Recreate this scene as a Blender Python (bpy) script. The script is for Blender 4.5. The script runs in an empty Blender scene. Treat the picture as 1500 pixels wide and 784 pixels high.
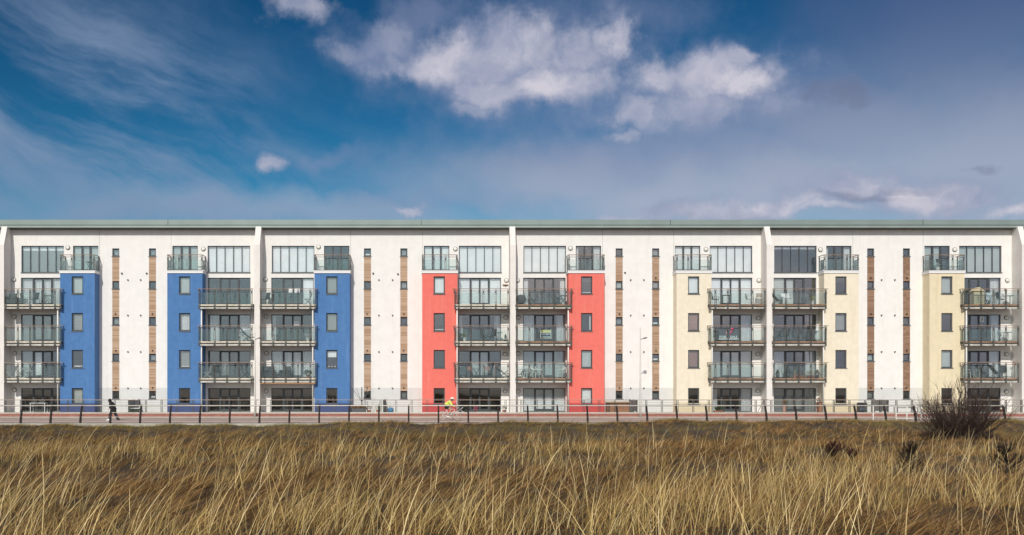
import bpy, bmesh, math, random
import numpy as np
from mathutils import Vector, Matrix
R = math.radians
random.seed(7)
rng = np.random.default_rng(11)
SC = bpy.context.scene
COL = SC.collection

# ------------------------------------------------------------------ camera
F, VX, VY, EYE = 1387.5, 628.0, 560.0, 2.66        # focal length and vanishing point in photo pixels, eye height
cam_d = bpy.data.cameras.new('camera'); cam = bpy.data.objects.new('camera', cam_d); COL.objects.link(cam)
cam.location = (0, 0, EYE); cam.rotation_euler = (R(90), 0, 0)
cam_d.sensor_width = 36; cam_d.lens = 36*F/1500
cam_d.shift_x = (750-VX)/1500; cam_d.shift_y = (VY-392)/1500
cam_d.clip_start = 0.1; cam_d.clip_end = 8000
SC.camera = cam
SC.render.resolution_x, SC.render.resolution_y = 1024, 535
SC.view_settings.view_transform = 'Standard'; SC.view_settings.look = 'None'
SC.view_settings.exposure = 0.0; SC.view_settings.gamma = 1.0
SC.cycles.max_bounces = 8; SC.cycles.transparent_max_bounces = 24
SC.cycles.use_denoising = True; SC.cycles.sample_clamp_indirect = 6.0

# ------------------------------------------------------------------ sun and sky
S = Vector((-0.22, -1.0, 0.78)).normalized()        # towards the sun, behind the camera to the left
SUN_EL = math.asin(S.z); SUN_AZ = math.atan2(S.x, S.y)
sd = bpy.data.lights.new('sun', 'SUN'); sd.energy = 3.2; sd.angle = R(0.5); sd.color = (1.0, 0.955, 0.89)
sun = bpy.data.objects.new('sun', sd); COL.objects.link(sun)
sun.rotation_euler = (-S).to_track_quat('-Z', 'Y').to_euler(); sun.location = (-20, -60, 60)

W = bpy.data.worlds.new('World'); SC.world = W; W.use_nodes = True
nt = W.node_tree; nt.nodes.clear()
class NG:
    """small helper that writes shader nodes"""
    def __init__(s, t): s.t = t
    def n(s, typ, **kw):
        nd = s.t.nodes.new(typ)
        for k, v in kw.items(): setattr(nd, k, v)
        return nd
    def put(s, sock, v):
        if hasattr(v, 'is_output'): s.t.links.new(v, sock)
        elif v is not None: sock.default_value = v
    def math(s, op, a, b=None, c=None, clamp=False):
        nd = s.n('ShaderNodeMath', operation=op, use_clamp=clamp)
        for i, v in enumerate((a, b, c)): s.put(nd.inputs[i], v)
        return nd.outputs[0]
    def vec(s, op, a, b=None):
        nd = s.n('ShaderNodeVectorMath', operation=op)
        s.put(nd.inputs[0], a)
        if b is not None: s.put(nd.inputs[1], b)
        return nd.outputs['Value'] if op in ('LENGTH', 'DOT_PRODUCT', 'DISTANCE') else nd.outputs[0]
    def rng(s, v, a, b, c=0.0, d=1.0, smooth=True):
        nd = s.n('ShaderNodeMapRange', interpolation_type='SMOOTHSTEP' if smooth else 'LINEAR')
        for i, x in enumerate((v, a, b, c, d)): s.put(nd.inputs[i], x)
        return nd.outputs[0]
    def noise(s, v, scale, detail=6.0, rough=0.55, dist=0.0):
        nd = s.n('ShaderNodeTexNoise')
        s.put(nd.inputs['Vector'], v); nd.inputs['Scale'].default_value = scale
        nd.inputs['Detail'].default_value = detail; nd.inputs['Roughness'].default_value = rough
        nd.inputs['Distortion'].default_value = dist
        return nd.outputs['Fac']
    def mix(s, f, a, b, blend='MIX'):
        nd = s.n('ShaderNodeMix', data_type='RGBA', blend_type=blend)
        s.put(nd.inputs[0], f); s.put(nd.inputs[6], a); s.put(nd.inputs[7], b)
        return nd.outputs[2]
def c4(c): return (c[0], c[1], c[2], 1.0)
g = NG(nt)
sky = g.n('ShaderNodeTexSky', sky_type='NISHITA'); sky.sun_disc = False
sky.sun_elevation = SUN_EL; sky.sun_rotation = SUN_AZ % (2*math.pi)
sky.air_density = 1.0; sky.dust_density = 0.4; sky.ozone_density = 2.0
tc = g.n('ShaderNodeTexCoord').outputs['Generated']
sp = g.n('ShaderNodeSeparateXYZ'); nt.links.new(tc, sp.inputs[0])
AZ = g.math('ARCTAN2', sp.outputs[0], sp.outputs[1]); EL = g.math('ARCSINE', sp.outputs[2])
cb = g.n('ShaderNodeCombineXYZ'); nt.links.new(AZ, cb.inputs[0]); nt.links.new(EL, cb.inputs[1]); P = cb.outputs[0]
def pdir(px, py):
    a = math.atan((px-VX)/F); return a, math.atan((VY-py)/F*math.cos(a))
wn_ = g.n('ShaderNodeTexNoise'); nt.links.new(P, wn_.inputs['Vector']); wn_.inputs['Scale'].default_value = 9; wn_.inputs['Detail'].default_value = 7; wn_.inputs['Roughness'].default_value = .6
PW = g.vec('ADD', P, g.vec('MULTIPLY', g.vec('SUBTRACT', wn_.outputs['Color'], (.5,.5,.5)), (.13,.085,0)))
n1 = g.noise(P, 22, 9, 0.62)
l1 = g.noise(PW, 15, 5, 0.5); l2 = g.noise(g.vec('ADD', PW, (-0.010, 0.022, 0)), 15, 5, 0.5)
nb = g.noise(g.vec('ADD', P, (3.3, 1.7, 0)), 7, 5, 0.55)
def blobs(lst, amp, lo, hi, nz):
    out = None
    for (px, py, rx, ry, w) in lst:
        a, e = pdir(px, py)
        d = g.vec('LENGTH', g.vec('MULTIPLY', g.vec('SUBTRACT', PW, (a, e, 0)), (F/rx, F/ry, 0)))
        d = g.math('MULTIPLY_ADD', g.math('SUBTRACT', nz, 0.5), amp, d)
        m = g.math('MULTIPLY', g.rng(d, hi, lo, 0, 1), w)
        out = m if out is None else g.math('MAXIMUM', out, m)
    return out
CUM = [(610,88,62,34,.9),(670,88,120,44,.95),(770,70,95,48,1),(800,110,110,38,1),(865,60,60,40,.8),(905,58,30,24,.85),(720,128,90,24,.75),(690,155,34,13,.55),
       (560,40,40,24,.45),(500,62,34,16,.4),(1045,115,98,40,1),(1085,86,26,20,.95),(1000,118,76,36,.95),(1098,124,58,40,1),(925,160,40,26,.75),(915,188,26,12,.7),(1000,165,125,36,.66),
       (394,232,30,17,.8),(440,4,46,22,.75),(598,301,36,10,.75),(1135,165,44,26,.5),
       (1355,288,74,28,1),(1270,276,78,22,.8),(1090,310,140,17,.9),(1475,306,64,14,.9),(1210,312,60,9,.7),(950,316,90,12,.6)]
SOFT = [(565,58,95,42,.62),(620,25,90,34,.5),(760,95,225,92,.66),(840,30,200,50,.4),(1040,140,150,75,.5),(1320,282,150,36,.5),(960,215,260,46,.34),(480,230,60,16,.3),(880,150,170,36,.45),(640,290,150,16,.25),(200,320,260,26,.3)]
cum = blobs(CUM, 1.4, 0.26, 1.27, n1)
soft = blobs(SOFT, 1.15, 0.1, 1.35, n1)
# thin veil of high cloud over the right half and above the roof line
VEIL = [(1120,275,560,110,.86),(1450,230,330,220,.80),(1400,60,300,150,.55),(820,258,310,80,.78),(1180,150,220,80,.4),(480,312,420,40,.5),(1270,190,280,110,.72)]
veil = blobs(VEIL, 0.75, 0.1, 1.25, nb)
# cirrus streaks, combed down to the right
th = R(-21)
u = g.math('ADD', g.math('MULTIPLY', AZ, math.cos(th)), g.math('MULTIPLY', EL, math.sin(th)))
v = g.math('ADD', g.math('MULTIPLY', AZ, -math.sin(th)), g.math('MULTIPLY', EL, math.cos(th)))
v = g.math('ADD', v, g.math('MULTIPLY', g.math('SUBTRACT', nb, .5), .05))
cs = g.n('ShaderNodeCombineXYZ'); nt.links.new(g.math('MULTIPLY', u, 2.2), cs.inputs[0]); nt.links.new(g.math('MULTIPLY', v, 12.0), cs.inputs[1])
st = g.rng(g.noise(cs.outputs[0], 1.0, 8, 0.60, 0.3), 0.39, 0.64)
cirm = blobs([(60,150,380,185,1),(220,240,360,90,.95),(330,300,400,50,.9)], 0.5, 0.15, 1.3, nb)
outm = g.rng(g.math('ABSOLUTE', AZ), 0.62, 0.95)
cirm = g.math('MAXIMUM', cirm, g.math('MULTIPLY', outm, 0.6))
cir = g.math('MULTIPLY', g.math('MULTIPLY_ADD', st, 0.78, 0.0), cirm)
# the cloud field goes on out of view, made thicker there for fill light
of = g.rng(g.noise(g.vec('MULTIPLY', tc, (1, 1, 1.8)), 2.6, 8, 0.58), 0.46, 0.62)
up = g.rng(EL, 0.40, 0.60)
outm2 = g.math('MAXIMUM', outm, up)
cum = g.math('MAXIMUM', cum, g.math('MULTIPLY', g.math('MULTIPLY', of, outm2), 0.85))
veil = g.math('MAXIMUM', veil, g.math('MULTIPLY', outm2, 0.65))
hs = g.n('ShaderNodeHueSaturation'); hs.inputs['Saturation'].default_value = 1.22; hs.inputs['Hue'].default_value = 0.484
hs.inputs['Value'].default_value = 0.1
nt.links.new(sky.outputs[0], hs.inputs['Color'])
gm = g.n('ShaderNodeGamma'); nt.links.new(hs.outputs[0], gm.inputs[0]); gm.inputs[1].default_value = 1.95
base = g.mix(1.0, gm.outputs[0], (7.0, 10.3, 9.1, 1), 'MULTIPLY')
lit = g.math('MULTIPLY_ADD', g.math('SUBTRACT', l1, l2), 2.6, 0.60, clamp=True)
lit = g.math('MULTIPLY', lit, g.math('MULTIPLY_ADD', cum, 0.75, 0.30))
ccol = g.mix(lit, (2.4, 2.9, 4.4, 1), (6.2, 6.0, 6.8, 1))
vcol = g.mix(g.rng(EL, 0.17, 0.36), (4.1, 4.4, 5.5, 1), (1.2, 1.45, 2.85, 1))
col = g.mix(veil, base, vcol)
low = g.rng(EL, 0.20, 0.03)
col = g.mix(g.math('MULTIPLY', low, .9), col, (3.0, 3.7, 5.0, 1))
col = g.mix(cir, col, (2.35, 3.15, 4.7, 1))
col = g.mix(soft, col, (2.5, 2.9, 4.5, 1))
col = g.mix(cum, col, ccol)
dk = blobs([(1221,147,32,20,.45),(1262,292,80,10,.4),(1435,232,30,8,.35),(1330,272,50,8,.3)], 1.0, 0.3, 1.15, n1)
col = g.mix(dk, col, (1.5, 1.7, 2.7, 1))
glow = g.math('MAXIMUM', g.vec('DOT_PRODUCT', tc, tuple(S)), 0.0)      # sky colour boosted towards the sun, added to lift fill in the shade
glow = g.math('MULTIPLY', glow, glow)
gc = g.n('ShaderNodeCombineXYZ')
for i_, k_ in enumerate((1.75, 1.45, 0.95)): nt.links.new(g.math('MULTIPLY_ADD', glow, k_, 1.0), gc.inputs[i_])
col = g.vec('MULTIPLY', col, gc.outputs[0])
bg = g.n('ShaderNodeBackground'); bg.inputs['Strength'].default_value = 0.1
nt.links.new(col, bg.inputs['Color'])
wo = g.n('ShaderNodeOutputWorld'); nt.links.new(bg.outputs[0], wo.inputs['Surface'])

# ------------------------------------------------------------------ helpers
def PX(px, Y): return (px-VX)*Y/F
def PZ(py, Y): return EYE+(VY-py)*Y/F
ORG = {}                                             # world position of each parent
class MB:
    def __init__(s): s.v = []; s.f = []; s.m = []
    def quad(s, a, b, c, d, m=0):
        i = len(s.v); s.v += [tuple(a), tuple(b), tuple(c), tuple(d)]; s.f.append((i, i+1, i+2, i+3)); s.m.append(m)
    def box(s, x0, x1, y0, y1, z0, z1, m=0):
        if x0 > x1: x0, x1 = x1, x0
        if y0 > y1: y0, y1 = y1, y0
        if z0 > z1: z0, z1 = z1, z0
        i = len(s.v)
        s.v += [(x0,y0,z0),(x1,y0,z0),(x1,y1,z0),(x0,y1,z0),(x0,y0,z1),(x1,y0,z1),(x1,y1,z1),(x0,y1,z1)]
        for q in ((0,3,2,1),(4,5,6,7),(0,1,5,4),(1,2,6,5),(2,3,7,6),(3,0,4,7)):
            s.f.append(tuple(i+k for k in q)); s.m.append(m)
        return s
    def tube(s, pts, r, n=6, m=0, cap=True):
        pts = [Vector(p) for p in pts]
        rs = r if isinstance(r, (list, tuple)) else [r]*len(pts)
        base = len(s.v)
        up = Vector((0, 0, 1))
        for k, p in enumerate(pts):
            d = (pts[min(k+1, len(pts)-1)]-pts[max(k-1, 0)]).normalized()
            a = d.cross(up if abs(d.z) < .95 else Vector((1, 0, 0))).normalized(); b = d.cross(a)
            for j in range(n):
                t = 2*math.pi*j/n
                s.v.append(tuple(p+(a*math.cos(t)+b*math.sin(t))*rs[k]))
        for k in range(len(pts)-1):
            for j in range(n):
                i0 = base+k*n+j; i1 = base+k*n+(j+1) % n
                s.f.append((i0, i1, i1+n, i0+n)); s.m.append(m)
        if cap:
            s.f.append(tuple(base+j for j in reversed(range(n)))); s.m.append(m)
            e = base+(len(pts)-1)*n
            s.f.append(tuple(e+j for j in range(n))); s.m.append(m)
        return s
    def lathe(s, prof, n=16, c=(0, 0, 0), m=0, axis='z'):
        base = len(s.v)
        for (r, h) in prof:
            for j in range(n):
                t = 2*math.pi*j/n
                p = (r*math.cos(t), r*math.sin(t), h)
                if axis == 'y': p = (p[0], -p[2], p[1])
                s.v.append((c[0]+p[0], c[1]+p[1], c[2]+p[2]))
        for k in range(len(prof)-1):
            for j in range(n):
                i0 = base+k*n+j; i1 = base+k*n+(j+1) % n
                s.f.append((i0, i1, i1+n, i0+n)); s.m.append(m)
        s.f.append(tuple(base+j for j in reversed(range(n)))); s.m.append(m)
        e = base+(len(prof)-1)*n
        s.f.append(tuple(e+j for j in range(n))); s.m.append(m)
        return s
    def prism(s, poly, y0, y1, m=0, plane='xz'):
        n = len(poly); i = len(s.v)
        for y in (y0, y1):
            for (a, b) in poly: s.v.append((a, y, b) if plane == 'xz' else ((y, a, b) if plane == 'yz' else (a, b, y)))
        s.f.append(tuple(range(i, i+n))); s.m.append(m)
        s.f.append(tuple(range(i+2*n-1, i+n-1, -1))); s.m.append(m)
        for k in range(n):
            j = (k+1) % n
            s.f.append((i+k, i+n+k, i+n+j, i+j)); s.m.append(m)
        return s
    def mesh(s, name, mats, smooth=False, fix=False):
        me = bpy.data.meshes.new(name); me.from_pydata(s.v, [], s.f)
        for m in (mats if isinstance(mats, (list, tuple)) else [mats]): me.materials.append(m)
        if any(s.m): me.polygons.foreach_set('material_index', s.m)
        if smooth: me.polygons.foreach_set('use_smooth', [True]*len(s.f))
        if fix:
            bm = bmesh.new(); bm.from_mesh(me); bmesh.ops.recalc_face_normals(bm, faces=bm.faces); bm.to_mesh(me); bm.free()
        return me
def link(name, data, parent=None, loc=(0, 0, 0), rz=0.0):
    """loc is a world position; meshes carry coordinates local to it"""
    o = bpy.data.objects.new(name, data); COL.objects.link(o)
    if parent is not None:
        po = ORG[parent.name]; o.parent = parent
        o.location = (loc[0]-po[0], loc[1]-po[1], loc[2]-po[2])
    else: o.location = loc
    if rz: o.rotation_euler = (0, 0, rz)
    ORG[o.name] = tuple(loc)
    return o
def tag(o, label=None, cat=None, group=None, kind=None):
    if label: o['label'] = label
    if cat: o['category'] = cat
    if group: o['group'] = group
    if kind: o['kind'] = kind
    return o
def thing(name, label, cat, loc, rz=0, group=None):
    return tag(link(name, None, None, loc, rz), label, cat, group)
def sub(name, mb, mat, parent, smooth=False, fix=True):
    """a part in the local frame of its thing (works for turned things too)"""
    o = bpy.data.objects.new(name, mb.mesh(name, mat, smooth, fix) if isinstance(mb, MB) else mb)
    COL.objects.link(o); o.parent = parent
    return o

# ------------------------------------------------------------------ materials
MATS = {}
def mat(name, col, rough=0.7, metal=0.0, var=0.0, scale=8.0, bump=0.0, bscale=40.0, spec=None, attr=None, stretch=None, coat=0.0, dirt=None):
    if name in MATS: return MATS[name]
    m = bpy.data.materials.new(name); m.use_nodes = True; t = m.node_tree; G = NG(t)
    b = t.nodes['Principled BSDF']; b.inputs['Roughness'].default_value = rough; b.inputs['Metallic'].default_value = metal
    if spec is not None: b.inputs['Specular IOR Level'].default_value = spec
    if coat: b.inputs['Coat Weight'].default_value = coat
    pos = G.n('ShaderNodeNewGeometry').outputs['Position']
    p = G.vec('MULTIPLY', pos, stretch) if stretch else pos
    if attr:
        a = G.n('ShaderNodeAttribute', attribute_name=attr); c = a.outputs['Color']
    else: c = c4(col)
    if var:
        f = G.noise(p, scale, 5, 0.6)
        k = G.rng(f, 0.3, 0.7, 1-var, 1+var*0.6)
        cc = G.n('ShaderNodeCombineXYZ')
        for i in range(3): t.links.new(k, cc.inputs[i])
        c = G.mix(1.0, c, cc.outputs[0], 'MULTIPLY')
    if dirt:
        f = G.rng(G.noise(G.vec('MULTIPLY', pos, (3.0, 3.0, 0.20)), 1.3, 7, 0.62), 0.50, 0.76, 0, dirt[1])
        c = G.mix(f, c, c4(dirt[0]))
    G.put(b.inputs['Base Color'], c)
    if bump:
        bn = G.n('ShaderNodeBump'); bn.inputs['Strength'].default_value = bump; bn.inputs['Distance'].default_value = 0.02
        t.links.new(G.noise(p, bscale, 4, 0.6), bn.inputs['Height']); t.links.new(bn.outputs[0], b.inputs['Normal'])
    MATS[name] = m; return m
def glass_mat(name, tint, refl, body=None, bw=0.0, rough=0.02):
    m = bpy.data.materials.new(name); m.use_nodes = True; t = m.node_tree; G = NG(t); t.nodes.clear()
    tr = G.n('ShaderNodeBsdfTransparent'); tr.inputs[0].default_value = c4(tint)
    gl = G.n('ShaderNodeBsdfGlossy'); gl.inputs['Roughness'].default_value = rough; gl.inputs[0].default_value = (.95, .97, 1, 1)
    fr = G.n('ShaderNodeFresnel'); fr.inputs[0].default_value = 1.5
    bn = G.n('ShaderNodeBump'); bn.inputs['Strength'].default_value = 0.03; bn.inputs['Distance'].default_value = 0.05
    pos = G.n('ShaderNodeNewGeometry').outputs['Position']
    t.links.new(G.noise(pos, 1.3, 1, .5), bn.inputs['Height']); t.links.new(bn.outputs[0], gl.inputs['Normal'])
    f = G.math('MULTIPLY_ADD', fr.outputs[0], 0.9, refl, clamp=True)
    mx = G.n('ShaderNodeMixShader'); t.links.new(f, mx.inputs[0]); t.links.new(tr.outputs[0], mx.inputs[1]); t.links.new(gl.outputs[0], mx.inputs[2])
    out = mx.outputs[0]
    if body:
        df = G.n('ShaderNodeBsdfDiffuse'); df.inputs[0].default_value = c4(body)
        m2 = G.n('ShaderNodeMixShader'); m2.inputs[0].default_value = bw
        t.links.new(out, m2.inputs[1]); t.links.new(df.outputs[0], m2.inputs[2]); out = m2.outputs[0]
    o = G.n('ShaderNodeOutputMaterial'); t.links.new(out, o.inputs[0])
    return m
M_WHITE = mat('white_render', (.83, .80, .75), .85, var=.04, scale=1.4, bump=.12, bscale=60, dirt=((.66, .62, .55), .30))
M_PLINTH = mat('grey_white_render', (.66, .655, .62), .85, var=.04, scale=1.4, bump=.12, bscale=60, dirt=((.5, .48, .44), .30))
M_FIN = mat('fin_render', (.79, .745, .685), .85, var=.05, scale=1.2, bump=.12, bscale=60, dirt=((.50, .44, .36), .42))
M_BLUE = mat('blue_render', (.068, .184, .405), .8, var=.09, scale=2.5, bump=.15, bscale=60, dirt=((.15, .27, .50), .5))
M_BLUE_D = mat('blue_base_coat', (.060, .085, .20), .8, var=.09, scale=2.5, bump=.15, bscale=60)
M_RED = mat('coral_render', (.80, .17, .13), .8, var=.05, scale=2.5, bump=.15, bscale=60, dirt=((.82, .27, .21), .4))
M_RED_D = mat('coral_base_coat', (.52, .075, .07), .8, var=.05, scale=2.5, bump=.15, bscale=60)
M_CREAM = mat('cream_render', (.81, .725, .56), .8, var=.05, scale=2.5, bump=.15, bscale=60, dirt=((.62, .50, .31), .35))
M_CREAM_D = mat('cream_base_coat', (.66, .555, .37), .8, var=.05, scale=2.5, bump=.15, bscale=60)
M_OCHRE = mat('deep_cream_render', (.76, .655, .445), .8, var=.05, scale=2.5, bump=.15, bscale=60, dirt=((.58, .45, .25), .35))
M_FRAME = mat('grey_window_frame', (.055, .062, .068), .45, var=.1)
M_SILL = mat('grey_sill_metal', (.16, .17, .17), .45, metal=.3, var=.1)
M_SAGE = mat('sage_metal', (.25, .305, .28), .45, metal=.25, var=.08, scale=.6)
M_SAGE_L = mat('sage_gutter_metal', (.31, .37, .335), .4, metal=.25, var=.08, scale=.6)
M_DARK = mat('dark_metal', (.025, .025, .024), .5, var=.1)
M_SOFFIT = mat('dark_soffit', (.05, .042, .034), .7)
M_COPE = mat('white_coping', (.80, .79, .77), .6, var=.04)
M_GALV = mat('galvanised_steel', (.085, .09, .08), .5, metal=.2, var=.18, scale=3)
M_EDGE = mat('pale_deck_edge', (.66, .60, .48), .7, var=.2, scale=3)
M_CHAN = mat('steel_channel', (.52, .50, .44), .6, metal=.1, var=.3, scale=2.2)
M_DECKW = mat('weathered_timber', (.30, .19, .12), .75, var=.35, scale=2)
M_RAIL = mat('timber_handrail', (.30, .19, .12), .6, var=.3, scale=3)
M_PIPE = mat('white_plastic', (.78, .76, .70), .45)
M_LAMP = mat('lamp_dome', (.78, .75, .66), .35)
M_ROOM = mat('room_plaster', (.30, .29, .27), .9, var=.1, scale=1)
M_FLOOR = mat('room_floor', (.16, .11, .075), .7)
M_BLIND = mat('white_blind', (.88, .90, .88), .9, var=.05, scale=1.5)
M_BLINDG = mat('grey_green_blind', (.47, .52, .49), .9, var=.05, scale=1.5)
M_BLINDD = mat('dim_blind', (.27, .29, .28), .9, var=.05, scale=1.5)
M_BLINDB = mat('brown_blind', (.26, .13, .085), .8, var=.08)
M_CURT = mat('net_curtain', (.70, .71, .70), .95, var=.06, scale=4)
M_PANE = glass_mat('window_glass', (.97, .98, .98), 0.085)
M_BGLASS = glass_mat('balustrade_glass', (.90, .945, .935), 0.0, (.34, .44, .44), 0.045)
M_BROWN = mat('brown_post', (.017, .010, .008), .85, var=.2, scale=4)
M_STEELW = mat('bright_rail_steel', (.62, .57, .48), .4, metal=.2, var=.15, scale=1)
M_CONC = mat('pale_concrete', (.50, .46, .38), .9, var=.22, scale=1.5, bump=.3, bscale=25)
M_PAVE = mat('path_concrete', (.38, .30, .245), .9, var=.18, scale=.6, bump=.15, bscale=25)
M_PAVE2 = mat('pinkish_paving', (.36, .25, .205), .9, var=.14, scale=.9, bump=.15, bscale=25)
M_JOINT = mat('dark_channel', (.10, .085, .07), .9)
M_TERR = mat('terrace_paving', (.42, .38, .33), .9, var=.12)
M_PLW = mat('white_chair_plastic', (.74, .74, .71), .45)
M_BLK = mat('black_fabric', (.02, .021, .022), .75)
M_WICK = mat('grey_wicker', (.06, .06, .058), .8, var=.3, scale=40, bump=.5, bscale=90)
M_TEAK = mat('teak', (.30, .17, .085), .65, var=.25, scale=12, stretch=(1, 1, 4))
M_PINKW = mat('rose_brown_slats', (.34, .17, .145), .7, var=.2)
M_GREYF = mat('grey_cover_cloth', (.27, .26, .26), .9, var=.12)
M_TERRA = mat('terracotta', (.42, .17, .09), .8, var=.15)
M_LEAF = mat('plant_leaf', (.055, .095, .03), .7, var=.4, scale=14)
M_LEAFD = mat('conifer_leaf', (.095, .085, .03), .8, var=.4, scale=14)
M_LEAFY = mat('yellow_leaf', (.42, .40, .12), .7, var=.3, scale=14)
M_DRY = mat('dry_plant', (.22, .13, .06), .9, var=.4, scale=14)
M_POTW = mat('white_pot', (.72, .70, .66), .5)
M_POTD = mat('charcoal_pot', (.05, .05, .055), .5)
M_BLUEPOT = mat('blue_glaze', (.07, .22, .38), .3)

def brick_mat():
    m = bpy.data.materials.new('red_brick'); m.use_nodes = True; t = m.node_tree; G = NG(t); b = t.nodes['Principled BSDF']
    pos = G.n('ShaderNodeNewGeometry').outputs['Position']; s = G.n('ShaderNodeSeparateXYZ'); t.links.new(pos, s.inputs[0])
    c = G.n('ShaderNodeCombineXYZ'); t.links.new(s.outputs[0], c.inputs[0]); t.links.new(s.outputs[2], c.inputs[1])
    br = G.n('ShaderNodeTexBrick'); t.links.new(c.outputs[0], br.inputs['Vector']); br.inputs['Scale'].default_value = 1
    br.inputs['Brick Width'].default_value = .225; br.inputs['Row Height'].default_value = .075; br.inputs['Mortar Size'].default_value = .006
    br.inputs['Color1'].default_value = (.40, .145, .105, 1); br.inputs['Color2'].default_value = (.30, .095, .07, 1); br.inputs['Mortar'].default_value = (.38, .30, .25, 1)
    f = G.rng(G.noise(pos, 2.2, 6, .7), .56, .72, 0, .5)
    G.put(b.inputs['Base Color'], G.mix(f, br.outputs[0], (.50, .36, .30, 1))); b.inputs['Roughness'].default_value = .9
    bn = G.n('ShaderNodeBump'); bn.inputs['Distance'].default_value = .01; t.links.new(br.outputs['Fac'], bn.inputs['Height']); bn.invert = True
    t.links.new(bn.outputs[0], b.inputs['Normal']); return m
M_BRICK = brick_mat()
def larch_mat():
    m = bpy.data.materials.new('larch_boards'); m.use_nodes = True; t = m.node_tree; G = NG(t); b = t.nodes['Principled BSDF']
    pos = G.n('ShaderNodeNewGeometry').outputs['Position']
    s = G.n('ShaderNodeSeparateXYZ'); t.links.new(pos, s.inputs[0])
    row = G.math('FLOOR', G.math('MULTIPLY', s.outputs[2], 10.0))
    wn = G.n('ShaderNodeTexWhiteNoise', noise_dimensions='2D'); c = G.n('ShaderNodeCombineXYZ')
    t.links.new(row, c.inputs[0]); t.links.new(G.math('FLOOR', G.math('MULTIPLY', s.outputs[0], .45)), c.inputs[1]); t.links.new(c.outputs[0], wn.inputs['Vector'])
    gr = G.noise(G.vec('MULTIPLY', pos, (3, 3, 30)), 2, 4, .6)
    col = G.mix(G.rng(wn.outputs['Value'], 0, 1, 0, 1), (.46, .29, .175, 1), (.62, .44, .30, 1))
    # boards weather browner on the wing further along the terrace
    old = G.rng(s.outputs[0], 8, 34)
    col = G.mix(G.math('MULTIPLY', old, .75), col, G.mix(wn.outputs['Value'], (.20, .105, .065, 1), (.31, .18, .11, 1)))
    col = G.mix(G.rng(gr, .45, .75, 0, .35), col, (.20, .13, .09, 1))
    G.put(b.inputs['Base Color'], col); b.inputs['Roughness'].default_value = .8; return m
M_LARCH = larch_mat()

# ------------------------------------------------------------------ ground, dune, path
def vnoise(x, y, seed=0):
    xi = np.floor(x).astype(np.int64); yi = np.floor(y).astype(np.int64); fx = x-xi; fy = y-yi
    fx = fx*fx*(3-2*fx); fy = fy*fy*(3-2*fy)
    def h(a, b):
        n = (a*374761393+b*668265263+seed*974634211) & 0x7fffffff
        n = ((n ^ (n >> 13))*1274126177) & 0x7fffffff
        return ((n ^ (n >> 16)) & 0xffff)/65535.0
    return (h(xi,yi)*(1-fx)+h(xi+1,yi)*fx)*(1-fy)+(h(xi,yi+1)*(1-fx)+h(xi+1,yi+1)*fx)*fy
def fbm(x, y, s, o=3):
    r = 0; a = .5; t = 0
    for k in range(o):
        r = r+a*vnoise(x*2**k, y*2**k, s+k); t += a; a *= .5
    return r/t
YK = 59.9                                             # near edge of the kerb
def dune_z(x, y):
    x = np.asarray(x, float); y = np.asarray(y, float)
    px = VX+x*F/np.maximum(y, 5)
    edge = -0.10+0.17*np.clip((px-330)/220, 0, 1)+.11*np.clip((px-760)/240, 0, 1)+.05*np.sin(px/37.0)+.04*np.sin(px/13.0+1)     # height of the bank along the kerb
    z = edge*np.clip((y-38)/18, 0, 1)
    z = z+0.50*np.clip((27-y)/15, 0, 1.1)
    amp = np.clip((YK-y)/7, 0.12, 1)
    z = z+amp*(0.55*(fbm(x/7.5, y/7.5, 3)-.5)+.30*(fbm(x/2.2, y/2.2, 9)-.5))
    z = z-.22*np.exp(-((y-46)/7)**2)
    z = np.where(y < 6, z-(6-y)*.10*np.clip((6-y)/6, 0, 1), z)
    return z
def dune():
    xs = np.concatenate([np.linspace(-160, -62, 40), np.linspace(-60, 70, 300), np.linspace(72, 170, 40)])
    ys = np.concatenate([np.linspace(-60, 4, 30), np.linspace(5, YK, 170)])
    X, Y = np.meshgrid(xs, ys); Z = dune_z(X, Y)
    v = np.stack([X, Y, Z], -1).reshape(-1, 3); nx = len(xs); ny = len(ys)
    i = np.arange(nx*ny).reshape(ny, nx)
    f = np.stack([i[:-1,:-1], i[:-1,1:], i[1:,1:], i[1:,:-1]], -1).reshape(-1, 4)
    me = bpy.data.meshes.new('dune'); me.from_pydata(v.tolist(), [], f.tolist())
    me.polygons.foreach_set('use_smooth', [True]*len(f))
    m = bpy.data.materials.new('dune_soil'); m.use_nodes = True; t = m.node_tree; G = NG(t); b = t.nodes['Principled BSDF']
    pos = G.n('ShaderNodeNewGeometry').outputs['Position']
    f1 = G.noise(pos, 9, 8, .7); f2 = G.noise(pos, .35, 4, .6)
    c = G.mix(G.rng(f1, .35, .65), (.028, .018, .010, 1), (.10, .066, .034, 1)); c = G.mix(G.rng(f2, .45, .65, 0, .5), c, (.11, .09, .035, 1))
    G.put(b.inputs['Base Color'], c); b.inputs['Roughness'].default_value = 1
    bn = G.n('ShaderNodeBump'); bn.inputs['Strength'].default_value = .8; bn.inputs['Distance'].default_value = .06; t.links.new(f1, bn.inputs['Height']); t.links.new(bn.outputs[0], b.inputs['Normal'])
    me.materials.append(m)
    tag(link('dune', me), kind='structure')
dune()
mb = MB(); mb.quad((-3500, -3500, -4.0), (3500, -3500, -4.0), (3500, 4500, -4.0), (-3500, 4500, -4.0))
tag(link('ground', mb.mesh('ground', mat('sand_ground', (.30, .24, .16), 1, var=.2, scale=.02))), kind='structure')
XL, XR = -60.0, 74.0
XW0, XW1 = -160.0, 170.0
YW = 72.0                                             # front of the terrace wall
def slab(name, x0, x1, y0, y1, z0, z1, m, kind='structure'):
    return tag(link(name, MB().box(x0, x1, y0, y1, z0, z1).mesh(name, m)), kind=kind)
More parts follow.
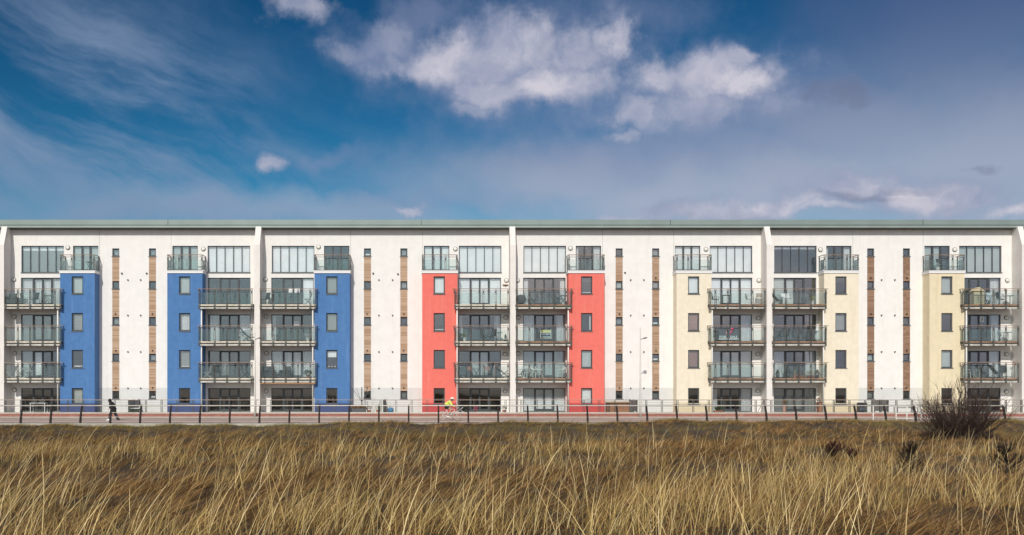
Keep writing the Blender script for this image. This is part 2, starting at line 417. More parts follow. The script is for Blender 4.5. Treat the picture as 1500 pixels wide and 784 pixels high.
slab('kerb', XW0, XW1, YK, 60.75, -.9, .025, M_CONC)
slab('path', XW0, XW1, 60.752, YW-1.15, -.9, .0, M_PAVE)
slab('paving_strip', XW0, XW1, 64.2, 67.4, -.5, .004, M_PAVE2)
slab('drain_channel', XW0, XW1, 69.95, 70.25, -.5, .005, M_JOINT)
slab('drain_line', XW0, XW1, 62.9, 63.02, -.5, .005, M_JOINT)
slab('wall_foot_strip', XW0, XW1, YW-1.148, YW-.002, -.9, .03, M_CONC)
slab('terrace', XW0, XW1, YW+.226, 112, -.9, .295, M_TERR)
bw = thing('brick_wall', 'low red brick retaining wall with pale coping along the terrace foot', 'wall', (0, YW, 0))
sub('brickwork', MB().box(XL-60, XR+60, 0, .22, -.5, .272), M_BRICK, bw)
mb = MB()
x = XL-60
while x < XR+60:
    mb.box(x, x+.894, -.03, .225, .272, .325); x += .9
sub('coping', mb, mat('coping_stone', (.60, .52, .43), .85, var=.15, scale=3), bw)['kind'] = 'stuff'

# ------------------------------------------------------------------ the apartment building
YF = 75.0                                             # plane of the white front wall
D_T, D_B, D_F = 1.05, 1.40, 1.30                       # how far towers, balconies and fins stand out
YT, YB, YFIN = YF-D_T, YF-D_B, YF-D_F
BLD = thing('apartment_building', 'long white five-storey apartment block with blue, coral and cream towers', 'apartment building', (0, YF, .3))
def part(name, data, parent=None, loc=(0, 0, 0), rz=0): return link(name, data, parent or BLD, loc, rz)
FL = {4: 11.33, 3: 8.71, 2: 5.84, 1: 2.98, 0: .30}
ZTOP = 14.80
# per bay: side of the fin, wide window, top door, low door, tower front, tower window, strip, post, balcony (photo px)
BAY = {
 1: (-1,(31.3,93.5),(107,144),(30.6,93),(88,138.6),105.0,(164.3,174.8),84.6,(5.9,89.8)),
 2: (1,(304,366.5),(252.5,289.7),(305,366.5),(245,296.5),262.2,(218.2,228.4),295.2,(291.0,371.0)),
 3: (-1,(398,460.6),(474.6,511.8),(397.4,459.6),(460.6,512.3),477.8,(533.2,543.4),458.2,(380,463.4)),
 4: (1,(672,734.6),(621,658.2),(671.6,733.8),(618.4,670),635.2,(586.4,596.8),669.6,(665.6,746.6)),
 5: (-1,(766.7,829.3),(843.4,880.8),(766.1,828.6),(832.8,885.3),851.2,(901.8,912.2),832.4,(755,837.8)),
 6: (1,(1039.7,1102.2),(988.7,1025.8),(1040,1101.7),(991,1042.2),1007.9,(955.4,965.6),1043.2,(1038.6,1122.5)),
 7: (-1,(1134,1196.4),(1210.3,1247.5),(1133.5,1195.6),(1207.2,1258),1223.7,(1270.4,1280.6),1206.2,(1131.2,1210.6)),
 8: (1,(1405,1467.2),(1354,1391.5),(1403.5,1466.4),(1361.6,1412.8),1378.9,(1322.8,1333),1415.6,(1410,1493.6)),
}
def mirror(b, c, s):
    def w(p): return 2*c-p
    def fz(p, d):                                    # mirror a px measured on a nearer plane
        k = YF/(YF-d); return VX+((2*c-(VX+(p-VX)/k))-VX)*k
    pr = lambda t, d=0: tuple(sorted((fz(t[0], d), fz(t[1], d)))) if d else tuple(sorted((w(t[0]), w(t[1]))))
    return (s, pr(b[1]), pr(b[2]), pr(b[3]), pr(b[4], D_T), fz(b[5], D_T)-16.5, pr(b[6]), fz(b[7], 1.2), pr(b[8], D_B))
BAY[0] = mirror(BAY[1], 12.5, 1); BAY[9] = mirror(BAY[8], 1486.0, -1)
TOWM = {0:(M_BLUE,M_BLUE_D),1:(M_BLUE,M_BLUE_D),2:(M_BLUE,M_BLUE_D),3:(M_BLUE,M_BLUE_D),4:(M_RED,M_RED_D),5:(M_RED,M_RED_D),
        6:(M_CREAM,M_CREAM_D),7:(M_CREAM,M_CREAM_D),8:(M_OCHRE,M_CREAM_D),9:(M_OCHRE,M_CREAM_D)}
W_LOW, W_TOP, W_TWR, W_SLOT = 3.365, 2.01, .875, .555
ZWIDE = (PZ(399.3, YF), PZ(360.2, YF)); ZTOPD = (FL[4]+.03, PZ(360.2, YF))
ZLOW = {3:(FL[3]+.04, PZ(407, YF)), 2:(FL[2]+.04, PZ(460.8, YF)), 1:(FL[1]+.04, PZ(513.9, YF)), 0:(.34, PZ(568.6, YF))}
ZTW = {3:(PZ(430.6, YT), PZ(405, YT)), 2:(PZ(485, YT), PZ(458.7, YT)), 1:(PZ(539, YT), PZ(512.8, YT)), 0:(PZ(592, YT), PZ(568.6, YT))}
ZSL = {4:(PZ(375.5,YF),PZ(364,YF)),3:(PZ(423.2,YF),PZ(412,YF)),2:(PZ(476.3,YF),PZ(464.6,YF)),1:(PZ(529.3,YF),PZ(518.2,YF)),0:(PZ(584.5,YF),PZ(572.8,YF))}
zc_top, zc_bot = PZ(396.2, YT-.06), PZ(400.4, YT)
def cx(pr, Y): return (PX(pr[0], Y)+PX(pr[1], Y))/2
HOLES = []                                            # holes in the white wall (x0, x1, z0, z1)
for b, (s, wide, topd, low, tw, twx, strip, post, bal) in BAY.items():
    HOLES.append((cx(wide,YF)-W_LOW/2, cx(wide,YF)+W_LOW/2, *ZWIDE))
    HOLES.append((cx(topd,YF)-W_TOP/2, cx(topd,YF)+W_TOP/2, *ZTOPD))
    for f in range(4): HOLES.append((cx(low,YF)-W_LOW/2, cx(low,YF)+W_LOW/2, *ZLOW[f]))
    HOLES.append((cx(strip,YF)-W_SLOT/2, cx(strip,YF)+W_SLOT/2, ZSL[0][0], ZSL[4][1]))
    x0, x1 = PX(tw[0],YT), PX(tw[1],YT)
    inner = max(cx(low,YF)+W_LOW/2+.1, x0+.25) if s < 0 else min(cx(low,YF)-W_LOW/2-.1, x1-.25)
    lo, hi = (inner, x1-.25) if s < 0 else (x0+.25, inner)
    if hi-lo > .4: HOLES.append((lo, hi, .6, 10.6))
def wall_with_holes(x0, x1, z0, z1, holes, y, depth, plinth=None):
    mb = MB()
    xs = sorted({x0, x1, *[h[0] for h in holes], *[h[1] for h in holes], *([q for p in plinth[1] for q in p] if plinth else [])})
    zs = sorted({z0, z1, *[h[2] for h in holes], *[h[3] for h in holes], *([plinth[0]] if plinth else [])})
    for i in range(len(xs)-1):
        xm = (xs[i]+xs[i+1])/2
        hs_ = [h for h in holes if h[0] < xm < h[1]]
        pl = plinth and any(p[0] < xm < p[1] for p in plinth[1])
        for (j0, j1) in zip(zs[:-1], zs[1:]):
            zm = (j0+j1)/2
            if any(h[2] < zm < h[3] for h in hs_): continue
            mb.quad((xs[i],y,j0),(xs[i+1],y,j0),(xs[i+1],y,j1),(xs[i],y,j1), 1 if pl and zm < plinth[0] else 0)
    for (a, b_, c, d) in holes:
        m_ = 0
        mb.quad((a,y,c),(a,y,d),(a,y+depth,d),(a,y+depth,c), m_); mb.quad((b_,y,d),(b_,y,c),(b_,y+depth,c),(b_,y+depth,d), m_)
        mb.quad((a,y,d),(b_,y,d),(b_,y+depth,d),(a,y+depth,d), m_); mb.quad((a,y,c),(a,y+depth,c),(b_,y+depth,c),(b_,y,c), m_)
    return mb
# blank stretches of wall between towers carry the greyer lower coat
blank = []
for a, b in ((1,2),(3,4),(5,6),(7,8)): blank.append((PX(BAY[a][4][1],YT)+.0, PX(BAY[b][4][0],YT)))
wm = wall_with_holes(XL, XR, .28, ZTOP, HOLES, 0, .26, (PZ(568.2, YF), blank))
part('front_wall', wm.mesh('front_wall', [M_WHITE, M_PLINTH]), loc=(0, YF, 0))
mb = MB(); mb.box(XL, XL+.3, .02, 12, .28, ZTOP); mb.box(XR-.3, XR, .02, 12, .28, ZTOP); mb.box(XL+.3, XR-.3, 11.7, 12, .28, ZTOP)
part('side_wall', mb.mesh('side_wall', M_WHITE), loc=(0, YF, 0))
# rooms behind the glass
FINX = {0: PX(12.5,YF), 1: PX(381.0,YF), 2: PX(749.3,YF), 3: PX(1118.5,YF), 4: PX(1486.0,YF)}
mb = MB()
for z in (FL[1], FL[2], FL[3], FL[4]): mb.box(XL+.31, XR-.31, .27, 4.4, z-.27, z, 0)
mb.box(XL+.31, XR-.31, 4.4, 4.5, .3, 14.6, 0)
mb.quad((XL+.31,.27,.31),(XR-.31,.27,.31),(XR-.31,4.4,.31),(XL+.31,4.4,.31),1)
mb.box(XL+.31, XR-.31, .27, 4.4, 14.3, 14.5, 0)
for xx in FINX.values(): mb.box(xx-.1, xx+.1, .27, 4.39, .32, 14.29)
for b in BAY:
    s, tw = BAY[b][0], BAY[b][4]; xx = PX(tw[1],YT)-.1 if s < 0 else PX(tw[0],YT)+.1
    mb.box(xx-.05, xx+.05, .27, 4.39, .32, 14.29)
    xx = cx(BAY[b][3],YF)-s*(W_LOW/2+.35)
    mb.box(xx-.05, xx+.05, .6, 4.39, .32, 10.9)
part('room_interior', mb.mesh('room_interior', [M_ROOM, M_FLOOR]), loc=(0, YF, 0))

for b in range(1, 9):
    s_, tw_ = BAY[b][0], BAY[b][4]
    xj = PX(BAY[b][2][1], YF)+.10 if s_ < 0 else PX(BAY[b][2][0], YF)-.10
    part('movement_joint', MB().box(-.009, .009, -.004, .003, 0, ZTOP-zc_top-.02).mesh('movement_joint', M_GREYF), loc=(xj, YF, zc_top))
# roof edge
JOINT = [XL-.6]+[PX(p, YF-.6) for p in (-120,246,617,982,1352,1720)]+[XR+.6]
ZG0, ZG1, ZFA0, ZFA1 = PZ(334,YF-.66), PZ(330.4,YF-.66), PZ(329.0,YF-.60), PZ(322.0,YF-.60)
for a, b in zip(JOINT[:-1], JOINT[1:]):
    mb = MB(); mb.box(a+.02, b-.02, -.60, -.50, ZFA0, ZFA1); mb.box(a+.02, b-.02, -.615, -.602, ZFA0-.03, ZFA0+.05)
    o = part('fascia_panel', mb.mesh('fascia_panel', M_SAGE), loc=(0, YF, 0))
mb = MB(); mb.box(XL-.6, XR+.6, -.55, -.49, ZG1-.02, ZFA1-.03)
part('roof_edge_backing', mb.mesh('roof_edge_backing', M_DARK), loc=(0, YF, 0))
mb = MB(); prof = [(-.66,ZG1),(-.66,ZG0+.05),(-.63,ZG0),(-.52,ZG0),(-.52,ZG1)]
mb.prism(prof, XL-.6, XR+.6, plane='yz')
part('gutter', mb.mesh('gutter', M_SAGE_L, fix=True), loc=(0, YF, 0))
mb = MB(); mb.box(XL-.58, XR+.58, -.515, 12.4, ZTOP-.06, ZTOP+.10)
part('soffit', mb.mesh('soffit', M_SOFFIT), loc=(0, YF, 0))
mb = MB(); mb.prism([(-.54,ZFA1-.05),(-.54,ZFA1),(6,ZFA1+.10),(12.6,ZFA1),(12.6,ZTOP+.11),(-.45,ZTOP+.11)], XL-.58, XR+.58, plane='yz')
part('roof', mb.mesh('roof', M_SAGE, fix=True), loc=(0, YF, 0))

# fins
FW = .44
zt, zs_ = PZ(332.0, YF-.72), PZ(358.5, YFIN)
for k, xx in FINX.items():
    mb = MB(); mb.prism([(0,.29),(-D_F,.29),(-D_F,zs_),(-.72,zt),(-.66,zt+.0),(-.66,ZG0-.01),(0,ZTOP-.07)], -FW/2, FW/2, plane='yz')
    part('party_wall_fin', mb.mesh('party_wall_fin', M_FIN, fix=True), loc=(xx, YF-.002, 0))

# window builder ------------------------------------------------------------
CACHE = {}
def frame_mesh(kind, w, h):
    k = (kind, round(w,3), round(h,3))
    if k in CACHE: return CACHE[k]
    mb = MB(); t = .055; e = .004; y0, y1 = .10, .17
    if kind == 'wide': cuts = [i/5 for i in range(1,5)]; mw = .05
    elif kind == 'low': cuts = [.285, .50, .715]; mw = .15
    elif kind == 'top': cuts = [.345, .665]; mw = .14
    else: cuts = []; mw = .05
    mb.box(-w/2-e, -w/2+t, y0, y1, -e, h+e); mb.box(w/2-t, w/2+e, y0, y1, -e, h+e)
    mb.box(-w/2+t, w/2-t, y0, y1, h-t, h+e); mb.box(-w/2+t, w/2-t, y0, y1, -e, t)
    panes = []; xs = [-w/2+t]
    for i, c in enumerate(cuts):
        x = -w/2+c*w; m2 = mw
        if kind == 'low' and i == 1: m2 = .12
        mb.box(x-m2/2, x+m2/2, y0-.012, y1-.003, t, h-t); panes.append((xs[-1], x-m2/2)); xs.append(x+m2/2)
    panes.append((xs[-1], w/2-t))
    if kind in ('low',):                              # stiles of the opening doors are set a little deeper
        for (a, b_) in panes[1:3]:
            mb.box(a, b_, y0+.01, y1-.006, t, t+.14); mb.box(a, b_, y0+.01, y1-.006, h-t-.07, h-t)
        hx = -w/2+.5*w; mb.box(hx-.10, hx-.08, y0-.05, y0-.012, .95, 1.10)
    if kind in ('slot', 'tower'):
        mb.box(-w/2+t, -w/2+t+.035, y0+.012, y1-.004, t, h-t); mb.box(w/2-t-.035, w/2-t, y0+.012, y1-.004, t, h-t)
        mb.box(-w/2+t+.035, w/2-t-.035, y0+.012, y1-.004, h-t-.035, h-t); mb.box(-w/2+t+.035, w/2-t-.035, y0+.012, y1-.004, t, t+.035)
    if kind != 'top':
        if kind == 'low': mb.box(-w/2-e, w/2+e, -.03, y0, -.045, -.002, 1)
        else: mb.box(-w/2-.04, w/2+.04, -.06, y0, -.05, .006, 1)
    me = mb.mesh('window', [M_FRAME, M_SILL]); CACHE[k] = (me, panes, t); return CACHE[k]
def box_mesh(name, w, d, h, m):
    k = (name, round(w,3), round(d,3), round(h,3), m.name)
    if k not in CACHE: CACHE[k] = MB().box(-w/2, w/2, 0, d, 0, h).mesh(name, m)
    return CACHE[k]
def curtain_mesh(w, h, m):
    k = ('curtain', round(w,2), round(h,2), m.name)
    if k not in CACHE:
        mb = MB(); n = max(8, int(w/.05)); fr = .19 if w > .6 else .13
        p = [(-w/2+w*i/n, .035*math.sin(i*w/n/fr*6.28)+.012*math.sin(i*1.7)) for i in range(n+1)]
        for (a, ya), (b_, yb) in zip(p[:-1], p[1:]):
            mb.quad((a,ya,0),(b_,yb,0),(b_,yb,h),(a,ya,h)); 
        CACHE[k] = mb.mesh('curtain', m, smooth=True)
    return CACHE[k]
BM = {'w': M_BLIND, 'g': M_BLINDG, 'd': M_BLINDD, 'b': M_BLINDB}
def window(kind, xc, y, z0, z1, w, content=''):
    """content: codes such as 'Bw' full white blind, 'Tw.2' blind over the top fifth, 'L.3' 'R.25' curtains, 'N' nets all over"""
    h = z1-z0; me, panes, t = frame_mesh(kind, w, h)
    o = part('window', me, loc=(xc, y, z0))
    for (a, b_) in panes:
        link('pane', box_mesh('pane', b_-a+.01, .012, h-2*t+.01, M_PANE), o, (xc+(a+b_)/2, y+.13, z0+t-.005))
    yi = y+.30
    for cde in content.split():
        c0 = cde[0]
        if c0 == 'B': link('blind', box_mesh('blind', w-.05, .012, h-.02, BM[cde[1]]), o, (xc, yi-.04, z0+.01))
        elif c0 == 'T':
            f = float(cde[2:]); link('blind', box_mesh('blind', w-.05, .012, h*f, BM[cde[1]]), o, (xc, yi-.05, z1-h*f))
        elif c0 == 'U':                               # lower part
            f = float(cde[2:]); link('blind', box_mesh('blind', w-.05, .012, h*f, BM[cde[1]]), o, (xc, yi-.05, z0+.01))
        elif c0 in 'LR':
            f = float(cde[1:]); ww = w*f; xo = xc-w/2+ww/2 if c0 == 'L' else xc+w/2-ww/2
            link('curtain', curtain_mesh(ww, h-.04, M_CURT), o, (xo, yi, z0+.02))
        elif c0 == 'P':                               # one blind in pane number n
            a, b_ = panes[int(cde[2])]; link('blind', box_mesh('blind', b_-a, .012, h-.1, BM[cde[1]]), o, ((xc+(a+b_)/2), yi-.05, z0+.05))
        elif c0 == 'N': link('curtain', curtain_mesh(w-.06, h-.04, M_CURT), o, (xc, yi, z0+.02))
    return o
C_WIDE = {0:'Bw',1:'Tw.17 Bd',2:'Bw',3:'Bw',4:'Bw',5:'Bw',6:'Bw',7:'Tw.11',8:'Bg',9:'Bg'}
C_TOP = {0:'Bw',1:'Bg',2:'Bg',3:'',4:'Bw',5:'R.32 L.12',6:'Bw',7:'R.28 L.12',8:'Pg0 Pg1',9:''}
C_LOW = {0:{3:'',2:'',1:'',0:''},1:{3:'N',2:'Bd',1:'Pg0 Pw1',0:'Tw.05'},2:{3:'',2:'L.3 R.3',1:'Pd1',0:''},3:{3:'Pw3',2:'L.1',1:'N',0:''},4:{3:'Bw',2:'R.15 L.1',1:'Pg1 Pg2',0:'Tw.05'},
         5:{3:'L.13 R.12',2:'L.28 R.2',1:'Bg',0:'Bg Uw.62'},6:{3:'Bw',2:'L.12 R.26',1:'Bg',0:'R.28 L.2'},7:{3:'Pg0 Pg1',2:'',1:'L.27 R.22',0:'Bd'},8:{3:'R.2',2:'R.18',1:'R.3',0:''},9:{3:'',2:'',1:'',0:''}}  # white lower blind in the right coral ground door stands in for a reflection
C_TWR = {0:{3:'',2:'',1:'',0:''},1:{3:'Bg',2:'Bd',1:'Uw.12',0:'Bg'},2:{3:'Bg',2:'N',1:'Bd Uw.1',0:''},3:{3:'Bd',2:'Bd Tw.12',1:'Tw.4',0:''},4:{3:'Bw',2:'Uw.1',1:'',0:''},
         5:{3:'Uw.1',2:'R.22 L.1',1:'Bg',0:'Bw'},6:{3:'Bw',2:'Bb',1:'Bb',0:''},7:{3:'',2:'Bd',1:'',0:''},8:{3:'Bg',2:'',1:'Bg',0:''},9:{3:'',2:'',1:'',0:''}}
SLC = {}
def balcony(b, f, x0, x1, s):
    """s=-1: fin at x0, tower at x1; s=+1 the other way round"""
    z = FL[f]; w = x1-x0; xc = (x0+x1)/2; tw_in = s < 0
    key = ('bal', round(w,2), s, M_EDGE.name, b in (5,6,7,8))
    if key not in CACHE:
        mb = MB()
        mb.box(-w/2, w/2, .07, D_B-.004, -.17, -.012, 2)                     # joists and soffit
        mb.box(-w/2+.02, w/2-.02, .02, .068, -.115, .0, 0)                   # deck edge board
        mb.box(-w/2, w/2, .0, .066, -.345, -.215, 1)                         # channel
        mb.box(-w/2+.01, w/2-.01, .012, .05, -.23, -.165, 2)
        n = 10
        for i in range(n):                                                   # deck boards
            y0 = .072+i*(D_B-.08)/n; mb.box(-w/2+.01, w/2-.01, y0, y0+(D_B-.08)/n-.012, -.010, .014, 3)
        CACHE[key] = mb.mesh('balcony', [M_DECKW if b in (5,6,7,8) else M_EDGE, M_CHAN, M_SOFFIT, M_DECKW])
        hb = MB(); ext = .13
        a, c = (-w/2, w/2+ext) if tw_in else (-w/2-ext, w/2)
        hb.box(a, c, -.05, .02, 1.185, 1.225)
        e = w/2+.02 if tw_in else -w/2-.02
        hb.box(e-.035, e+.035, .021, .34, 1.187, 1.223)
        CACHE[key+('h',)] = hb.mesh('handrail', M_RAIL)
        rb = MB(); rb.tube([(-w/2, -.012, 1.04), (w/2, -.012, 1.04)], .019, 6)
        rb.tube([(e, .0, 1.04), (e, .33, 1.04)], .019, 6)
        CACHE[key+('r',)] = rb.mesh('mid_rail', M_GALV, smooth=True)
        pb = MB()
        for dx in (-.048, .048): pb.box(dx-.017, dx+.017, -.035, -.001, -.36, 1.184)
        pb.box(-.031, .031, -.028, -.006, -.30, -.06); pb.box(-.031, .031, -.028, -.006, .86, 1.0)
        pb.lathe([(.075,0),(.075,.02),(.05,.035)], 8, (0, -.035, -.29), axis='y')
        pb.box(-.07, .07, -.052, -.036, .78, .81); pb.box(-.07, .07, -.052, -.036, .13, .16)
        CACHE['bpost'] = pb.mesh('post', M_GALV)
    o = part('balcony', CACHE[key], loc=(xc, YB, z))
    link('handrail', CACHE[key+('h',)], o, (xc, YB, z)); link('mid_rail', CACHE[key+('r',)], o, (xc, YB, z))
    # posts start at the fin end
    pit = .96; xs = []
    for k in range(6):
        d = .12+k*pit
        if d > w-.02: break
        xs.append(x0+d if tw_in else x1-d)
    xs.append(x1-.06 if tw_in else x0+.06); xs = sorted(xs)
    if xs[1]-xs[0] < .25: xs.pop(1 if not tw_in else 0)
    if xs[-1]-xs[-2] < .25: xs.pop(-2)
    for xx in xs: link('post', CACHE['bpost'], o, (xx, YB, z))
    for a, c in zip(xs[:-1], xs[1:]):
        gw = c-a-.15
        if gw > .08: link('glass_panel', box_mesh('glass_panel', gw, .012, .86, M_BGLASS), o, ((a+c)/2, YB-.024, z+.06))
    e = x1-.012 if tw_in else x0
    k = ('sidegl',)
    if k not in CACHE: CACHE[k] = MB().box(0, .012, .02, .31, 0, .86).mesh('glass_panel', M_BGLASS)
    link('glass_panel', CACHE[k], o, (e, YB, z+.06))
    return o
def roof_balcony(b, x0, x1):
    z = zc_top; w = x1-x0; xc = (x0+x1)/2; key = ('rb', round(w,2))
    h = PZ(373, YT)-z
    if key not in CACHE:
        mb = MB()
        mb.box(-w/2, w/2, -.03, .05, h-.045, h)
        for sx in (-1, 1): mb.box(sx*(w/2-.03)-.03, sx*(w/2-.03)+.03, .051, D_T-.005, h-.043, h-.002)
        CACHE[key] = mb.mesh('balcony', M_RAIL)
        rb = MB(); rb.tube([(-w/2+.03,.01,h-.19),(w/2-.03,.01,h-.19)], .018, 6)
        for sx in (-1, 1): rb.tube([(sx*(w/2-.03),.02,h-.19),(sx*(w/2-.03),D_T-.02,h-.19)], .018, 6)
        rb.box(-w/2+.02, w/2-.02, .0, .05, .012, .055)
        CACHE[key+('r',)] = rb.mesh('mid_rail', M_GALV)
        pb = MB()
        for dx in (-.045, .045): pb.box(dx-.016, dx+.016, -.0, .036, .0, h-.046)
        pb.box(-.03, .03, .006, .03, .82, .98); pb.box(-.065, .065, -.02, -.001, .72, .75); pb.box(-.065, .065, -.02, -.001, .16, .19)
        CACHE['rbpost'] = pb.mesh('post', M_GALV)
    o = part('balcony', CACHE[key], loc=(xc, YT, z))
    link('mid_rail', CACHE[key+('r',)], o, (xc, YT, z))
    xs = [x0+.07, x0+.33*w+.02, x0+.67*w-.02, x1-.07]
    for xx in xs: link('post', CACHE['rbpost'], o, (xx, YT, z))
    for a, c in zip(xs[:-1], xs[1:]): link('glass_panel', box_mesh('glass_panel', c-a-.14, .012, .80, M_BGLASS), o, ((a+c)/2, YT+.012, z+.08))
    k = ('rside',)
    if k not in CACHE:
        CACHE[k] = MB().box(-.006, .006, .10, .86, 0, .80).mesh('glass_panel', M_BGLASS)
        sp_ = MB().box(-.02, .02, .92, .99, 0, h-.046).mesh('post', M_GALV); CACHE['rsp'] = sp_
    for xx in (x0+.035, x1-.035):
        link('glass_panel', CACHE[k], o, (xx, YT, z+.08)); link('post', CACHE['rsp'], o, (xx, YT, z+.001))
def disc_light(x, y, z):
    if 'dl' not in CACHE:
        mb = MB(); mb.lathe([(.18,0),(.18,.03),(.16,.035)], 20, axis='y', m=0)
        d = MB(); d.lathe([(.152,.036),(.14,.07),(.10,.095),(.03,.105)], 20, axis='y')
        CACHE['dl'] = mb.mesh('wall_light', M_GALV); CACHE['dd'] = d.mesh('lens', M_LAMP, smooth=True)
    o = part('wall_light', CACHE['dl'], loc=(x, y, z)); link('lens', CACHE['dd'], o, (x, y, z))
def vent(x, y, z, r=.055):
    k = ('vent', r)
    if k not in CACHE:
        mb = MB(); mb.lathe([(r,0),(r,.05),(r*.8,.085),(r*.3,.09)], 10, axis='y'); mb.box(-r, r, -.10, -.02, r*.4, r*1.15)
        CACHE[k] = mb.mesh('wall_vent', M_DARK)
    part('wall_vent', CACHE[k], loc=(x, y-.002, z))

for b, (s, wide, topd, low, tw, twx, strip, post, bal) in BAY.items():
    window('wide', cx(wide,YF), YF, *ZWIDE, W_LOW, C_WIDE[b])
    window('top', cx(topd,YF), YF, *ZTOPD, W_TOP, C_TOP[b])
    for f in range(4): window('low', cx(low,YF), YF, *ZLOW[f], W_LOW, C_LOW[b][f])
    # tower
    x0, x1 = PX(tw[0],YT), PX(tw[1],YT); xw = PX(twx+8.25,YT)
    holes = [(xw-W_TWR/2, xw+W_TWR/2, *ZTW[f]) for f in range(4)]
    zp = PZ(591.5, YT)
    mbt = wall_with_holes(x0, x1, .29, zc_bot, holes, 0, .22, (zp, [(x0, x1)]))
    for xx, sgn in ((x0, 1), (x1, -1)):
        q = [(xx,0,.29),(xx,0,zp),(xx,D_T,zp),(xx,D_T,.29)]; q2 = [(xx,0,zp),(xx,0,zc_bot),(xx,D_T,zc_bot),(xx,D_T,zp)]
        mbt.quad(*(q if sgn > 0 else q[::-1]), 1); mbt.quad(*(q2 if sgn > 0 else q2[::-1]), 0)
    mbt.quad((x0,0,zc_bot),(x1,0,zc_bot),(x1,D_T,zc_bot),(x0,D_T,zc_bot),0)
    mbt.v = [(v[0]-(x0+x1)/2, v[1], v[2]) for v in mbt.v]
    t = part('tower', mbt.mesh('tower', list(TOWM[b])), loc=((x0+x1)/2, YT, 0))
    mb = MB(); mb.box(-(x1-x0)/2-.012, (x1-x0)/2+.012, -.018, -.001, zp-.012, zp+.03)
    link('drip_bead', mb.mesh('drip_bead', TOWM[b][1]), t, ((x0+x1)/2, YT, 0))
    mb = MB(); mb.box(-(x1-x0)/2-.05, (x1-x0)/2+.05, -.06, D_T-.002, zc_bot+.003, zc_top-.05); mb.box(-(x1-x0)/2-.07, (x1-x0)/2+.07, -.08, D_T-.002, zc_top-.049, zc_top)
    link('coping', mb.mesh('coping', M_COPE), t, ((x0+x1)/2, YT, 0))
    for f in range(4): window('tower', xw, YT, *ZTW[f], W_TWR, C_TWR[b][f])
    roof_balcony(b, x0-.02, x1+.02)
    # strip of slot windows and boards
    xs_ = cx(strip, YF)
    for f in range(5):
        cc = random.choice(['', '', '', 'Bd', 'Bd', 'Bg', 'Uw.35'])
        window('slot', xs_, YF, *ZSL[f], W_SLOT, cc)
        if f:
            za, zb = ZSL[f-1][1]+.004, ZSL[f][0]-.055; hh = zb-za
            k = ('clad', f)
            if k not in CACHE:
                mb = MB(); nb_ = round(hh/.1); st_ = hh/nb_
                for i in range(nb_):
                    mb.box(-W_SLOT/2+.004, W_SLOT/2-.004, -.012+random.uniform(-.004,.004), .08, i*st_, (i+1)*st_-.014)
                mb.box(-W_SLOT/2+.002, W_SLOT/2-.002, .05, .09, -.002, hh, 1)
                CACHE[k] = mb.mesh('timber_cladding', [M_LARCH, M_DARK])
            part('timber_cladding', CACHE[k], loc=(xs_, YF, za))
            if f < 4 or b >= 6: vent(xs_+random.uniform(-.03,.03), YF-.014, za+.24, .05)
    # balconies and their corner post
    bx0, bx1 = PX(bal[0],YB), PX(bal[1],YB)
    for f in (1, 2, 3): balcony(b, f, bx0, bx1, s)
    mb = MB(); mb.tube([(0,0,.29),(0,0,FL[3]-.16)], .055, 10)
    part('support_post', mb.mesh('support_post', M_PIPE, smooth=True), loc=(PX(post,YF-1.2), YF-1.2, 0))
LIGHTS = [(99.5,363),(20.4,410),(21,464),(21.7,517.6),(21.4,571),(298,365),(466.7,362),(389,409.5),(389.8,463.5),(390.4,517.5),(390,573),
 (667,365),(742,411),(740.9,465),(740,519),(740,573),(835.7,364),(758,411),(759,465),(759,518),(759,573),(1034,365.5),(1111.5,411),(1110.5,466),(1110,518.5),(1110,572.7),
 (1201.6,366),(1398.4,366),(1475.6,411),(1474,465.5),(1474,519),(1474,573.6)]
for px, py in LIGHTS: disc_light(PX(px,YF), YF-.002, PZ(py,YF))
for cols in ((187.5,206.2),(555,575),(923.7,943),(1291,1310.5)):
    for px in cols:
        for py in (410.5,462.3,515.8,569): vent(PX(px,YF), YF, PZ(py,YF), .05)
for px, py in ((178.6,401),(215,401),(546.7,401),(583,402),(915.4,400)): vent(PX(px,YF), YF, PZ(py,YF), .06)
# timber soffit under one balcony
o = part('timber_soffit', MB().box(-2.15, 2.15, 0, .5, 0, .07).mesh('timber_soffit', mat('orange_timber', (.42,.20,.08), .7, var=.3)), loc=(PX(421.5,YB), YB-.03, FL[1]-.45))
#__PART2__
# ------------------------------------------------------------------ terrace railing, lamp posts, fence
BAYN = {1:'leftmost blue tower', 2:'second blue tower from the left', 3:'third blue tower', 4:'left coral tower', 5:'right coral tower',
        6:'leftmost cream tower', 7:'middle cream tower', 8:'rightmost cream tower'}
FLN = {4:'roof', 3:'highest', 2:'middle', 1:'lowest'}
YR = YW+.10
rl = thing('terrace_railing', 'long grey metal railing with thin wires on top of the brick wall', 'railing', (0, YR, .325))
mb = MB(); mb.tube([(XL, 0, .985), (XR, 0, .985)], .028, 6); sub('handrail', mb, mat('railing_timber', (.34, .25, .19), .5, var=.2), rl)
mb = MB()
for z in (.14, .30, .46, .62, .78): mb.tube([(XL, 0, z), (XR, 0, z)], .006, 4)
sub('wire', mb, M_GALV, rl)['kind'] = 'stuff'
mb = MB()
for dx in (-.05, .05): mb.box(dx-.016, dx+.016, -.03, .03, 0, .957)
pm = mb.mesh('post', M_GALV); x = XL+.4
while x < XR: sub('post', pm, None, rl).location = (x, 0, 0); x += 1.19

